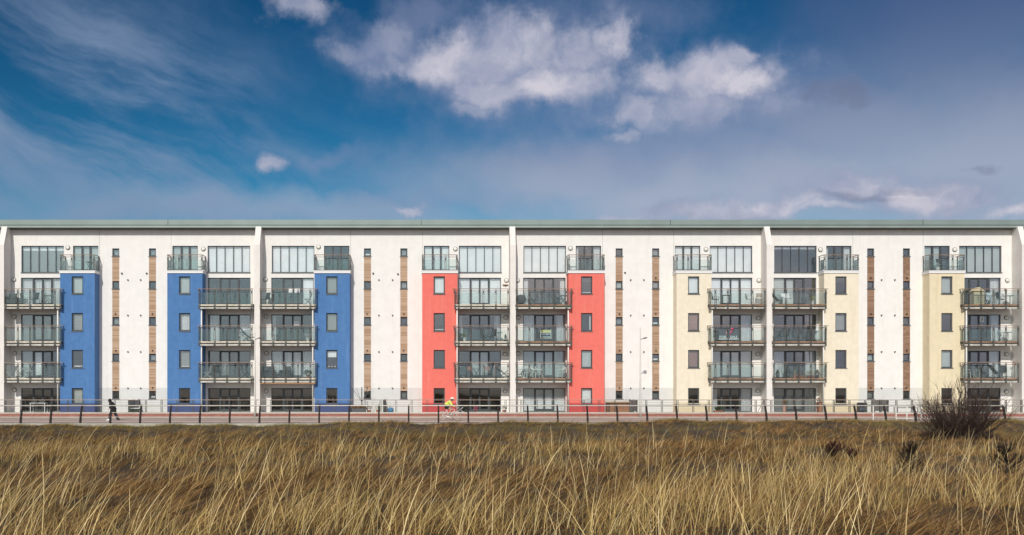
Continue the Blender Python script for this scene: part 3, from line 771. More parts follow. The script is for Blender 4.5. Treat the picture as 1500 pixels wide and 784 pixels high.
def lamp_post(px, ptop, label):
    x = PX(px, YW-.30); zt_ = PZ(ptop, YW-.30)
    t = thing('lamp_post', label, 'lamp post', (x, YW-.30, .03), group='lamp posts along the promenade')
    sub('pole', MB().tube([(0,0,0),(0,0,1.2),(0,0,zt_-.03)], [.085,.075,.03], 10), mat('pole_paint', (.60,.56,.50), .45), t, True)
    sub('base_plate', MB().lathe([(.14,0),(.14,.03),(.10,.05)], 10), M_GALV, t)
    za = PZ(497, YW-.30)-.03
    sub('arm', MB().tube([(0.02,0,za-.02),(.22,.02,za+.06),(.34,.03,za+.10)], [.03,.026,.022], 8), M_GALV, t, True)
    h = MB(); h.prism([(.26,za+.06),(.34,za+.02),(.48,za+.08),(.52,za+.12),(.46,za+.15),(.30,za+.13)], -.09, .15)
    sub('lamp_head', h, M_GALV, t)
lamp_post(938, 480, 'tall tapered pale lamp post before the white wall beside the leftmost cream tower')
lamp_post(373.5, 487, 'tall tapered pale lamp post in front of the fin between the blue towers')

YPF = 61.0
fen = thing('promenade_fence', 'long low fence of leaning dark posts and bright rails along the path', 'fence', (0, YPF, 0))
def post_y(z): return .34*(max(0, z)/1.2)**1.7
mb = MB()
N = 8; hw = .052
for k in range(N):
    z0, z1 = -.35+1.56*k/N, -.35+1.56*(k+1)/N
    y0, y1 = post_y(z0), post_y(z1); w0, w1 = .085*(1-.35*max(0,z0)), .085*(1-.35*max(0,z1))
    i = len(mb.v)
    for (y, z, w) in ((y0, z0, w0), (y1, z1, w1)): mb.v += [(-hw, y-w, z), (hw, y-w, z), (hw, y+w, z), (-hw, y+w, z)]
    for a in range(4): mb.f.append((i+a, i+(a+1) % 4, i+4+(a+1) % 4, i+4+a)); mb.m.append(0)
    if k == N-1: mb.f.append((i+4, i+5, i+6, i+7)); mb.m.append(0)
    if k == 0: mb.f.append((i+3, i+2, i+1, i)); mb.m.append(0)
pm = mb.mesh('post', M_BROWN)
x0f = PX(380, YPF); k0 = int((-62-x0f)/1.922)
for k in range(k0, 68):
    x = x0f+1.922*k
    if x > 72: break
    sub('post', pm, None, fen).location = (x, 0, 0)
for z, r in ((1.14, .034), (.70, .021), (.42, .017), (.14, .012)):
    sub('rail', MB().tube([(-62, post_y(z)-.02, z), (72, post_y(z)-.02, z)], r, 8), M_STEELW, fen, True)

# white ramp rail on the path near the bush
rr = thing('ramp_rail', 'short white guard rail with square posts on the path near the bare bush', 'guard rail', (PX(1279,67.2), 67.2, 0))
w = PX(1372,67.2)-PX(1279,67.2)
for dx in (0, w*.18, w*.36, w*.53, w*.76, w): sub('post', MB().box(dx-.03, dx+.03, -.03, .03, 0, .98), M_PIPE, rr)
sub('rail', MB().box(-.03, w+.03, -.03, .03, .981, 1.03), M_PIPE, rr)
sub('rail', MB().box(w*.36, w, -.045, -.031, .42, .46), M_PIPE, rr); sub('rail', MB().box(w*.36, w, -.045, -.031, .06, .10), M_PIPE, rr)

# screens that divide the terraces
for px, nm in ((188.5,'between the two left blue towers'),(562,'between the blue and coral towers'),(933,'beside the lamp post before the white wall'),(1301,'between the two cream towers with the bush')):
    x = PX(px, YW+.3)
    t = thing('privacy_screen', 'grey terrace divider screen '+nm, 'screen', (x, YW+.3, .295), group='divider screens on the terrace')
    sub('panel', MB().box(-.02, .02, .10, 2.55, .12, 1.0), M_GREYF, t)
    for y in (.04, 1.3, 2.6): sub('post', MB().box(-.05, .05, y-.04, y+.04, 0, 1.03), M_GALV, t)

# ------------------------------------------------------------------ furniture builders (front of a chair faces -y)
def bars(lst, r=.016, n=6):
    mb = MB()
    for a, b in lst: mb.tube([a, b], r, n)
    return mb
def plastic_chair(t, m=None):
    m = m or M_PLW
    s = MB(); s.prism([(-.24,.42),(.24,.42),(.22,.45),(-.22,.45)], -.24, .22); sub('seat', s, m, t)
    b = MB()
    for i in range(5):
        xx = -.18+.09*i; b.tube([(xx*.95,.20,.45),(xx*1.05,.27,.66),(xx,.31,.86-.03*abs(i-2))], .022, 6)
    b.tube([(-.20,.27,.80),(-.12,.31,.87),(0,.32,.89),(.12,.31,.87),(.20,.27,.80)], .026, 6); sub('backrest', b, m, t, True)
    for sx in (-1, 1):
        sub('armrest', MB().tube([(sx*.20,.27,.72),(sx*.27,.10,.66),(sx*.27,-.18,.64),(sx*.26,-.24,.45)], .026, 6), m, t, True)
        sub('leg', MB().tube([(sx*.24,-.21,.43),(sx*.27,-.26,0)], [.03,.022], 6), m, t); sub('leg', MB().tube([(sx*.22,.20,.43),(sx*.26,.28,0)], [.03,.022], 6), m, t)
def folding_chair(t, m=None, slat=None):
    m = m or M_DARK; slat = slat or m
    s = MB()
    for i in range(5): s.box(-.21, .21, -.22+i*.085, -.16+i*.085, .44, .46)
    sub('seat', s, slat, t)
    b = MB()
    for i in range(4): b.box(-.20, .20, .20+.02*i, .222+.02*i, .60+i*.085, .66+i*.085)
    sub('backrest', b, slat, t)
    for sx in (-1, 1):
        sub('leg', MB().tube([(sx*.23,-.28,0),(sx*.23,.18,.46),(sx*.215,.30,.95)], .017, 6), m, t); sub('leg', MB().tube([(sx*.20,.30,0),(sx*.20,-.22,.44)], .017, 6), m, t)
def arm_chair(t, m=None):
    m = m or M_WICK
    sub('seat', MB().box(-.31, .31, -.30, .30, .06, .40), m, t)
    b = MB(); b.prism([(.18,.401),(.301,.401),(.39,.90),(.31,.92)], -.31, .31, plane='yz'); sub('backrest', b, m, t)
    for sx in (-1, 1): sub('armrest', MB().box(sx*.312, sx*.40, -.31, .30, .05, .62), m, t)
def mesh_chair(t, m=None):
    m = m or M_BLK
    b = MB(); b.prism([(-.24,.40),(.20,.42),(.34,.98),(.30,.99),(.17,.46),(-.24,.435)], -.22, .22, plane='yz'); sub('seat', b, m, t)
    for sx in (-1, 1):
        sub('leg', MB().tube([(sx*.25,-.26,0),(sx*.25,-.20,.62),(sx*.25,.22,.64),(sx*.25,.30,0)], .016, 6), M_GALV, t, True)
def recliner(t, m=None):
    m = m or M_BLK
    b = MB(); b.prism([(-.62,.32),(-.05,.30),(.55,.98),(.52,1.01),(-.08,.35),(-.62,.36)], -.26, .26, plane='xz'); sub('seat', b, m, t)
    for sy in (-.27, .27): sub('leg', MB().tube([(-.45,sy,0),(.30,sy,.70)], .017, 6), M_GALV, t); sub('leg', MB().tube([(.40,sy,0),(-.40,sy,.60)], .017, 6), M_GALV, t)
def round_table(t, m=None, r=.34, h=.72):
    m = m or M_DARK
    sub('tabletop', MB().lathe([(r,h-.03),(r,h)], 20), m, t)
    sub('stem', MB().tube([(0,0,.04),(0,0,h-.03)], .03, 8), m, t)
    sub('foot', MB().lathe([(r*.62,0),(r*.55,.03),(.05,.06)], 14), m, t)
def cross_table(t, m=None, w=.6, h=.70):
    m = m or M_DARK
    sub('tabletop', MB().box(-w/2, w/2, -.28, .28, h, h+.025), m, t)
    for sy in (-.22, .22):
        for sx in (-1, 1): sub('leg', MB().tube([(-sx*w*.38, sy+.02*sx, 0),(sx*w*.38, sy+.02*sx, h)], .017, 6), m, t)
def square_table(t, m=None, w=.9, h=.72, d=.6):
    m = m or M_PLW
    sub('tabletop', MB().box(-w/2, w/2, -d/2, d/2, h, h+.03), m, t)
    for sx in (-1, 1):
        for sy in (-1, 1): sub('leg', MB().box(sx*(w/2-.05)-.022, sx*(w/2-.05)+.022, sy*(d/2-.05)-.022, sy*(d/2-.05)+.022, 0, h), m, t)
def leaves(n, rx, rz, z0, size, shape):
    mb = MB()
    for _ in range(n):
        if shape == 'cone':
            f = random.random()**.7; rr_ = rx*(1-f)*math.sqrt(random.random()); a = random.random()*6.28; p = Vector((rr_*math.cos(a), rr_*math.sin(a), z0+f*rz))
            d = Vector((math.cos(a)*.6, math.sin(a)*.6, .9))
        elif shape == 'spiky':
            a = random.random()*6.28; p = Vector((0,0,z0)); d = Vector((math.cos(a)*random.uniform(.2,1)*rx, math.sin(a)*rx*random.uniform(.2,1), rz*random.uniform(.5,1)))
            q = p+d; sd_ = d.cross(Vector((0,0,1))).normalized()*size*.5
            m_ = p+d*.5+Vector((0,0,.08*rz)); mb.quad(p-sd_, p+sd_, m_+sd_*.9, m_-sd_*.9); mb.quad(m_-sd_*.9, m_+sd_*.9, q+sd_*.1, q-sd_*.1); continue
        else:
            u_ = Vector((random.gauss(0,1), random.gauss(0,1), random.gauss(0,1))).normalized()*random.random()**.4; p = Vector((u_.x*rx, u_.y*rx, z0+rz*(.5+.5*u_.z))); d = u_+Vector((0,0,.5))
        d = d.normalized()*size*random.uniform(.6,1.3); sd_ = d.cross(Vector((random.uniform(-1,1), random.uniform(-1,1), random.uniform(-1,1)))).normalized()*size*.35
        mb.quad(p, p+d*.5-sd_, p+d, p+d*.5+sd_)
    return mb
def plant(t, pot=None, leaf=None, shape='ball', rx=.2, rz=.4, ph=.28, pr=.15, n=120, size=.07):
    sub('pot', MB().lathe([(pr*.75,0),(pr,ph),(pr*1.08,ph),(pr*1.08,ph+.03),(pr*.9,ph+.03),(pr*.85,ph-.03)], 14), pot or M_TERRA, t)
    sub('foliage', leaves(n, rx, rz, ph-.01, size, shape), leaf or M_LEAF, t, fix=False)
    if shape == 'cone': sub('stem', MB().tube([(0,0,ph-.05),(0,0,ph+rz*.7)], .015, 5), M_TEAK, t)
def airer(t, m=None):
    m = m or M_PLW
    sub('frame', bars([((-.35,-.2,0),(.30,.2,.95)),((.35,-.2,0),(-.30,.2,.95)),((-.35,-.2,0),(.35,-.2,0)),((-.30,.2,.95),(.30,.2,.95)),((-.35,.25,0),(.30,-.15,.95)),((.35,.25,0),(-.30,-.15,.95))], .017), m, t)
    sub('hanging_cloth', MB().prism([(-.26,.40),(.24,.40),(.22,.94),(-.24,.94)], -.03, .0), mat('pale_cloth', (.55,.60,.62), .95, var=.2, scale=9), t)
ITEMS = []
def put(b, f, px, fn, name, cat, label, rz=0, dy=.55, **kw):
    """stand a thing on the balcony of bay b, floor f"""
    Y = YB+.10+dy
    if f == 4: Y = YT+.45
    z = FL[f]+.014 if f < 4 else zc_top
    t = thing(name, label, cat, (PX(px, Y), Y, z), rz); fn(t, **kw); return t
P90 = math.pi/2
put(1,3,17,arm_chair,'armchair','chair','charcoal armchair against the fin on the highest balcony by the leftmost blue tower')
put(1,3,36,folding_chair,'folding_chair','chair','dark folding chair left of the table on the leftmost highest balcony',P90)
put(1,3,50,mesh_chair,'garden_chair','chair','black chair in the middle of the leftmost highest balcony',-.5)
put(1,3,71,cross_table,'folding_table','table','dark folding table near the tower end of the leftmost highest balcony')
put(1,1,15,folding_chair,'folding_chair','chair','white folding chair by the fin on the leftmost lowest balcony',P90,m=M_PLW)
put(1,1,28,folding_chair,'folding_chair','chair','grey wire chair left of a pale round table on the leftmost lowest balcony',P90,m=M_GALV)
put(1,1,35,round_table,'round_table','table','pale round table between two wire chairs on the leftmost lowest balcony',m=M_PLW)
put(1,1,43,folding_chair,'folding_chair','chair','grey wire chair right of a pale round table on the leftmost lowest balcony',-P90,m=M_GALV)
put(1,4,131,cross_table,'folding_table','table','small dark table on the roof balcony over the leftmost blue tower',w=.45)
put(2,2,355,airer,'clothes_airer','clothes airer','white clothes airer on the middle balcony by the second blue tower')
put(2,2,363,recliner,'deck_chair','chair','dark deck chair beside the white airer on a middle balcony',math.pi)
put(2,1,304,folding_chair,'folding_chair','chair','pale folding chair at the tower end of the lowest balcony, second blue tower',-P90,m=M_PLW)
put(2,1,317,mesh_chair,'garden_chair','chair','black garden chair near a pale folding chair, lowest balcony, second blue tower',.6)
put(2,1,359,folding_chair,'folding_chair','chair','dark folding chair at the fin end of the lowest balcony, second blue tower',P90)
put(3,3,389,mesh_chair,'garden_chair','chair','dark slatted chair at the fin end of the highest balcony, third blue tower',-.7)
put(3,3,451,folding_chair,'folding_chair','chair','dark folding chair near the tower end of the highest balcony, third blue tower',-P90)
put(3,2,400,plant,'potted_plant','plant','white potted plant at the fin end of the middle balcony, third blue tower',pot=M_POTW,leaf=M_CURT,rz=.35)
put(3,2,451,plant,'potted_plant','plant','tall white flowering pot at the tower end of the middle balcony, third blue tower',pot=M_POTW,leaf=M_CURT,rx=.28,rz=.5)
put(3,1,384,arm_chair,'wicker_armchair','chair','grey wicker armchair against the fin on the lowest balcony, third blue tower')
put(3,1,396,arm_chair,'wicker_armchair','chair','second grey wicker armchair from the fin, lowest balcony, third blue tower',.2)
put(3,1,406.5,square_table,'wicker_table','table','low grey wicker table between armchairs on the lowest balcony, third blue tower',m=M_WICK,w=.6,h=.42)
put(3,1,418,arm_chair,'wicker_armchair','chair','grey wicker armchair right of the low wicker table on a balcony',-.3)
put(3,1,451,plant,'potted_plant','plant','leafy green plant by the third blue tower on the lowest balcony',rx=.34,rz=.75,ph=.22,n=200,size=.10)
put(4,2,676,plant,'potted_plant','plant','charcoal pot of ivy beside a yellow plant, middle balcony, left coral tower',pot=M_POTD,rx=.18,rz=.75,n=160)
put(4,2,680.5,plant,'potted_plant','plant','yellow flowering plant in a white pot, middle balcony, left coral tower',pot=M_POTW,leaf=M_LEAFY,rz=.42)
put(4,2,711,folding_chair,'folding_chair','chair','green metal chair left of centre on the middle balcony, left coral tower',P90,m=mat('green_metal',(.05,.09,.075),.5))
put(4,2,721,mesh_chair,'garden_chair','chair','black garden chair in front of the glazing, middle balcony, left coral tower',-.8)
put(4,2,731,round_table,'round_table','table','small grey bistro table by the white wall, middle balcony, left coral tower',m=M_GALV,r=.26)
put(4,2,740.5,plant,'potted_plant','plant','small green conifer in a tray by the central fin, middle balcony',pot=M_POTD,shape='cone',rx=.2,rz=.45,ph=.12,n=160)
put(4,1,679,square_table,'crate','crate','low black crate at the tower end of the lowest balcony, left coral tower',m=M_BLK,w=.5,h=.2)
put(4,1,688,folding_chair,'folding_chair','chair','rose brown folding chair left of the cross-legged table on a balcony',.0,m=M_DARK,slat=M_PINKW)
put(4,1,698,cross_table,'folding_table','table','dark cross-legged table between two rose brown chairs',w=.55)
put(4,1,714,folding_chair,'folding_chair','chair','rose brown folding chair right of the cross-legged table on a balcony',.0,m=M_DARK,slat=M_PINKW)
def wrapped_parasol(t, m=None, h=1.05):
    sub('cover', MB().lathe([(.17,.04),(.20,.25),(.15,.7),(.07,h-.1),(.03,h)], 12), m or M_GREYF, t, True)
    sub('pole', MB().tube([(0,0,0),(0,0,h+.12)], .018, 6), M_TEAK, t)
put(4,1,724.5,wrapped_parasol,'folded_parasol','parasol','folded grey parasol on the lowest balcony by the left coral tower')
put(4,1,737,recliner,'deck_chair','chair','brown wooden deck chair by the central fin on the lowest balcony',math.pi,m=M_TEAK)
def ball_grill(t):
    sub('cover', MB().lathe([(.16,.05),(.34,.18),(.42,.40),(.38,.60),(.24,.74),(.06,.79)], 18), mat('grill_cover',(.04,.042,.045),.7,var=.2), t, True)
    for a in (0.5, 2.6, 4.7): sub('leg', MB().tube([(.2*math.cos(a),.2*math.sin(a),0),(.14*math.cos(a),.14*math.sin(a),.10)], .015, 5), M_DARK, t)
put(5,3,763,ball_grill,'covered_grill','barbecue','round black covered grill beside the central fin on the highest balcony',dy=.45)
put(5,3,772.5,folding_chair,'folding_chair','chair','pale folding chair beside the round black grill',P90,m=M_GALV,slat=M_TEAK)
put(5,3,781,folding_chair,'folding_chair','chair','dark folding chair second from the round black grill',P90)
put(5,3,818,folding_chair,'folding_chair','chair','dark folding chair left of the table on the highest balcony, right coral tower',P90)
put(5,3,825,cross_table,'folding_table','table','dark folding table by the right coral tower on the highest balcony')
for px, rz, lb in ((761,-P90,'white plastic chair nearest the central fin on the lowest balcony'),(774,.4,'white plastic chair second from the central fin on the lowest balcony'),
                   (783,.9,'white plastic chair third from the central fin on the lowest balcony'),(790,1.3,'white plastic chair fourth from the central fin on the lowest balcony'),
                   (823,-.9,'white plastic chair alone by the right coral tower on the lowest balcony')):
    put(5,1,px,plastic_chair,'plastic_chair','chair',lb,rz)['group'] = 'white plastic chairs'
put(5,1,768,round_table,'round_table','table','white round plastic table between white chairs',m=M_PLW,dy=.8)
put(6,3,1047,mesh_chair,'garden_chair','chair','dark chair at the tower end of the highest balcony, leftmost cream tower',P90)
put(6,3,1063.5,square_table,'garden_table','table','dark square table on the highest balcony by the leftmost cream tower',m=M_DARK,w=.75)
put(6,3,1098,plastic_chair,'plastic_chair','chair','pale chair left of the wooden chair, highest balcony, leftmost cream tower',P90)
put(6,3,1111,folding_chair,'wooden_chair','chair','wooden slatted chair by the fin, highest balcony, leftmost cream tower',-.6,m=M_TEAK)
put(6,2,1045.5,plant,'potted_plant','plant','white trailing plant left of the sale banner',pot=M_POTW,leaf=M_CURT,rx=.16,rz=.8,n=160)
put(7,3,1138,recliner,'deck_chair','chair','black reclining chair by the fin, highest balcony, middle cream tower',math.pi)
put(7,3,1152,arm_chair,'armchair','chair','white cushioned armchair beside the black recliner',m=mat('white_cushion',(.70,.70,.68),.9))
put(7,3,1190,plant,'potted_plant','plant','white leafy pot near the middle cream tower on the highest balcony',pot=M_POTW,leaf=M_LEAFY,rx=.22,rz=.25)
put(7,2,1139.5,cross_table,'folding_table','table','dark cross-legged table at the fin end of the middle balcony, middle cream tower',w=.55,h=.78)
put(7,2,1150,mesh_chair,'garden_chair','chair','black chair beside the fin-end table, middle balcony, middle cream tower',-P90)
put(7,2,1179,folding_chair,'folding_chair','chair','dark folding chair near the tower-end table, middle balcony, middle cream tower',P90)
put(7,2,1190,cross_table,'folding_table','table','dark cross-legged table at the tower end of the middle balcony, middle cream tower',w=.55,h=.78)
put(7,2,1197,wrapped_parasol,'folded_parasol','parasol','folded white parasol against the middle cream tower',m=M_PLW,h=1.3)
put(7,1,1139,plant,'potted_conifer','plant','small pointed brown-green conifer by the fin on the lowest balcony, middle cream tower',pot=M_POTD,leaf=M_LEAFD,shape='cone',rx=.2,rz=.75,ph=.22,n=340)
put(7,1,1155,mesh_chair,'garden_chair','chair','dark mesh chair among the potted plants on the lowest balcony',.2)
put(7,1,1164,plant,'potted_plant','plant','yellow grassy plant right of the dark mesh chair',leaf=M_LEAFY,rx=.16,rz=.3,shape='spiky',n=50,size=.03)
put(7,1,1173,plant,'planter_bowl','plant','wide terracotta bowl of low plants on the lowest balcony, middle cream tower',pr=.34,ph=.16,rx=.3,rz=.14,leaf=M_DRY)
put(7,1,1187,plant,'planter_bowl','plant','wide terracotta bowl nearest the pointed dry conifer by the middle cream tower',pr=.34,ph=.18,rx=.3,rz=.2,leaf=M_LEAFY)
put(7,1,1197,plant,'potted_conifer','plant','broad dry brown conifer against the middle cream tower',pot=M_POTD,leaf=M_DRY,shape='cone',rx=.28,rz=.85,ph=.22,n=340)
put(8,4,1379,mesh_chair,'garden_chair','chair','black chair on the roof balcony over the rightmost cream tower',.5)
put(8,4,1374,plant,'potted_plant','plant','small white flowering pot on the rightmost roof balcony',pot=M_POTW,leaf=M_CURT,rz=.3,dy=.6)
def tent(t):
    mc = mat('sand_canvas',(.50,.44,.28),.9,var=.15)
    sub('canvas_wall', MB().box(-.42,.42,-.28,.28,.02,1.05), mc, t)
    sub('canvas_roof', MB().prism([(-.50,1.052),(.50,1.052),(0,1.38)], -.34, .34), mat('pale_canvas',(.62,.54,.34),.9), t)
    sub('frame', bars([((-.43,-.30,0),(-.43,-.30,1.05)),((.43,-.30,0),(.43,-.30,1.05))], .02), M_TEAK, t)
put(8,3,1431,tent,'storage_tent','storage tent','sand canvas storage tent with pointed roof on the rightmost highest balcony',dy=.75)
put(8,3,1449,airer,'clothes_airer','clothes airer','white clothes airer right of the sand canvas tent')
put(8,3,1460,folding_chair,'folding_chair','chair','white folding stool-like chair right of the airer on the rightmost highest balcony',P90,m=M_PLW)
put(8,3,1466,mesh_chair,'garden_chair','chair','black chair left of the bistro table on the rightmost highest balcony',P90)
put(8,3,1479.5,round_table,'round_table','table','dark bistro table by the fin on the rightmost highest balcony',r=.30)
def figurine(t):
    m = mat('rust_ornament',(.30,.15,.10),.8,var=.3)
    sub('stem', MB().tube([(0,0,0),(0,0,.95)], .02, 6), m, t)
    sub('ornament', MB().tube([(0,0,.95),(.09,0,1.08),(.03,0,1.22),(-.08,0,1.15),(-.05,0,1.34)], [.03,.04,.05,.035,.02], 8), m, t, True)
put(8,3,1473,figurine,'garden_ornament','ornament','rusty curled ornament on a stem, rightmost highest balcony',dy=.8)
put(8,2,1476.5,round_table,'round_table','table','dark bistro table by the fin on the rightmost middle balcony',r=.30)
put(8,2,1469,plastic_chair,'plastic_chair','chair','white plastic chair left of the bistro table on the rightmost middle balcony',P90)
put(8,1,1414.5,plastic_chair,'plastic_chair','chair','white plastic chair against the rightmost cream tower',P90)
put(8,1,1428,square_table,'garden_table','table','beige garden table on the rightmost lowest balcony',m=mat('beige_plastic',(.50,.46,.32),.5),w=.55,h=.60)
put(8,1,1459,recliner,'deck_chair','chair','black deck chair in the middle of the rightmost lowest balcony',math.pi)
put(8,1,1469,mesh_chair,'garden_chair','chair','black garden chair near the fin on the rightmost lowest balcony',-.6)
put(8,1,1486,figurine,'garden_ornament','ornament','rusty curled ornament beside the fin on the rightmost lowest balcony',dy=.7)
put(4,3,669.5,plant,'potted_plant','plant','dark trailing plant on the highest balcony end by the left coral tower',pot=M_POTD,rz=.3)
# hanging shelf under the wall light
t = thing('hanging_shelf','small brown shelf fixed to the white wall left of the central fin','shelf',(PX(740.3,YF),YF-.12,PZ(418,YF)))
sub('board', MB().box(-.22,.22,0,.115,0,.06), M_TEAK, t); sub('bracket', MB().box(-.02,.02,.02,.115,-.09,-.002), M_DARK, t)

def vase(t, n=1):
    mb = MB()
    for k in range(n): mb.lathe([(.04,0),(.075,.05),(.075,.10),(.03,.145)], 12, (k*.0, 0, 0))
    sub('body', mb, M_PLW, t, True); sub('rim', MB().lathe([(.03,.145),(.042,.16)], 12), M_POTD, t)
for b_, f_, fx, lb in ((3,1,-.24,'left of three white jars on a blue tower window sill'),(3,1,0,'middle of three white jars on a blue tower window sill'),(3,1,.24,'right of three white jars on a blue tower window sill'),
                       (4,2,.05,'white jar on a window sill of the left coral tower'),(5,3,.08,'white jar on the top window sill of the right coral tower'),(1,1,.15,'white jar on a window sill of the leftmost blue tower')):
    xw_ = PX(BAY[b_][5]+8.25, YT)+fx
    vase(thing('jar', lb, 'jar', (xw_, YT+.21, ZTW[f_][0]+.006)))
# ------------------------------------------------------------------ signs
def text(s, size, m, parent, loc, name='lettering', sx=1.0):
    cu = bpy.data.curves.new(name, 'FONT'); cu.body = s; cu.size = size; cu.extrude = .003; cu.align_x = 'CENTER'; cu.align_y = 'CENTER'; cu.offset = .006
    o = bpy.data.objects.new(name, cu); COL.objects.link(o); o.parent = parent; o.location = loc; o.rotation_euler = (P90, 0, 0); o.scale = (sx, 1, 1)
    cu.materials.append(m)
    bpy.context.view_layer.update()
    me = bpy.data.meshes.new_from_object(o.evaluated_get(bpy.context.evaluated_depsgraph_get())); bpy.data.objects.remove(o)
    o = bpy.data.objects.new(name, me); COL.objects.link(o); o.parent = parent; o.location = loc; o.rotation_euler = (P90, 0, 0); o.scale = (sx, 1, 1)
    return o
M_SW = mat('sign_white', (.82,.83,.82), .5); M_NAVY = mat('sign_navy', (.03,.035,.075), .4); M_YEL = mat('sign_yellow', (.80,.72,.30), .5)
M_PINK = mat('sign_pink', (.62,.10,.20), .5); M_SDARK = mat('sign_grey', (.09,.10,.12), .4)
Ys = YB+.02; zq = lambda py: PZ(py, Ys); xq = lambda px: PX(px, Ys)
xa, xb = xq(1052), xq(1082.5); wa = xb-xa; zb_ = zq(498)
t = thing('sale_banner','dark FOR SALE banner with pink emblem on the middle balcony, leftmost cream tower','banner',((xa+xb)/2, Ys, zb_))
hh = zq(480.5)-zb_
for sx in (-1, 1):
    sub('board', MB().box(sx*wa*.25-wa*.235, sx*wa*.25+wa*.235, 0, .02, .02, hh), M_SDARK, t)
    sub('white_band', MB().box(sx*wa*.25-wa*.225, sx*wa*.25+wa*.225, -.006, -.002, .03, .10), M_SW, t)
text('FOR', .26, M_SW, t, (-wa*.27, -.006, .215), sx=1.15); text('SALE', .26, M_SW, t, (wa*.25, -.006, .215), sx=1.0)
sub('emblem', MB().tube([(.10,-.02,.34),(.12,-.02,.52),(.26,-.02,.66),(.34,-.02,.80),(.24,-.02,.90),(.13,-.02,.84)], [.03,.045,.08,.09,.07,.03], 8), M_PINK, t, True)
sub('emblem', MB().tube([(-.14,-.02,.33),(-.20,-.02,.62),(-.12,-.02,.84)], [.03,.04,.025], 8), mat('sign_pale_pink', (.55,.30,.33), .5), t, True)
xa, xb = xq(791.5), xq(807.5); wa = xb-xa; zb_ = zq(496)
t = thing('agent_board','small sale board with yellow top and navy panel on the middle balcony, right coral tower','sign',((xa+xb)/2, Ys, zb_))
hh = zq(483.5)-zb_
sub('board', MB().box(-wa/2, wa/2, 0, .02, 0, hh), M_SW, t)
sub('yellow_panel', MB().box(-wa/2+.01, wa/2-.05, -.006, -.001, hh*.70, hh-.01), M_YEL, t)
sub('navy_panel', MB().box(-wa/2+.06, wa/2-.06, -.006, -.001, .03, hh*.66), M_NAVY, t)
random.seed(5)
for row, z in ((0, hh*.50), (1, hh*.17)):             # two lines of lettering too small to read in the photograph
    mb = MB(); x = -wa/2+.12
    while x < wa/2-.14:
        w = random.uniform(.035,.06); mb.box(x, x+w*.45, -.010, -.007, z-.05, z+.05); mb.box(x+w*.45, x+w, -.010, -.007, z+random.choice([-.05,.0,.02]), z+.05); x += w+.022
    sub('lettering', mb, M_SW, t)
t = thing('window_poster','white poster with grey figure taped to a door of the rightmost middle flat','poster',(PX(1439.2,YF-.0), YF+.085, PZ(471.5,YF)))
sub('sheet', MB().box(-.17,.17,-.004,.0,0,.44), M_SW, t)
sub('figure', MB().tube([(-.04,-.012,.08),(.02,-.012,.20),(.05,-.012,.30),(-.02,-.012,.36)], [.03,.05,.04,.02], 6), M_GREYF, t, True)
t = thing('door_notice','white paper notice taped inside a middle door by the third blue tower','notice',(PX(434.3,YF), YF+.08, PZ(476.5,YF)))
sub('sheet', MB().box(-.21,.21,-.004,0,0,.28), M_SW, t)
for px, w, lb in ((425.4,.30,'left white notice in the highest door by the third blue tower'),(435,.42,'right white notice in the highest door by the third blue tower')):
    t = thing('door_notice', lb, 'notice', (PX(px,YF), YF+.08, PZ(428.5,YF))); sub('sheet', MB().box(-w/2,w/2,-.004,0,0,.34), M_SW, t)

# ------------------------------------------------------------------ things on the terrace
def terr(px, fn, name, cat, label, rz=0, Y=YW+.95, **kw):
    t = thing(name, label, cat, (PX(px, Y), Y, .297), rz); fn(t, **kw); return t
terr(57,square_table,'garden_table','table','white garden table before the dark doors by the leftmost blue tower',w=1.2,h=.74)
for px, rz, lb in ((44,P90,'grey metal chair at the left end of the white garden table'),(52,math.pi,'grey metal chair behind the white garden table on its left'),(70,-P90,'grey metal chair at the right end of the white garden table'),(64,math.pi,'grey metal chair behind the white garden table on its right')):
    terr(px,mesh_chair,'metal_chair','chair',lb,rz,Y=YW+1.1+(.6 if rz == math.pi else 0),m=M_GALV)['group'] = 'chairs at the white garden table'
def planter(t, w=1.2, h=.36, m=None, leaf=None, n=260):
    m = m or M_GALV
    mb = MB(); mb.prism([(-w/2+.04,0),(w/2-.04,0),(w/2,h),(-w/2,h)], -.22, .22); sub('trough', mb, m, t)
    mb = MB()
    for _ in range(n):
        p = Vector((random.uniform(-w/2+.05,w/2-.05), random.uniform(-.18,.18), h-.02)); d = Vector((random.gauss(0,.12), random.gauss(0,.12), random.uniform(.08,.30)))
        sd_ = Vector((.018,0,0)); mb.quad(p-sd_, p+sd_, p+d+sd_*.5, p+d-sd_*.5)
    sub('foliage', mb, leaf or M_DRY, t, fix=False)
terr(525.5,planter,'planter_trough','planter','long grey trough of dry brown plants by the rotary airer',w=1.15,Y=YW+.7,m=mat('slate_trough',(.10,.105,.11),.6))
terr(540.5,plant,'potted_plant','plant','low dry plant right of the long grey trough',leaf=M_DRY,rx=.24,rz=.3,ph=.18,pr=.18)
terr(554,plant,'potted_plant','plant','greenish plant in pot left of the blue glazed pot',leaf=M_LEAFY,rx=.25,rz=.35,ph=.2,pr=.17)
def blue_pot(t):
    sub('pot', MB().lathe([(.12,0),(.22,.12),(.23,.26),(.15,.38),(.17,.42),(.13,.42)], 16), M_BLUEPOT, t, True)
    sub('foliage', leaves(60,.12,.16,.40,.06,'ball'), M_CURT, t, fix=False)
terr(572.5,blue_pot,'glazed_pot','pot','round blue glazed pot with white flowers on the terrace',Y=YW+.7)
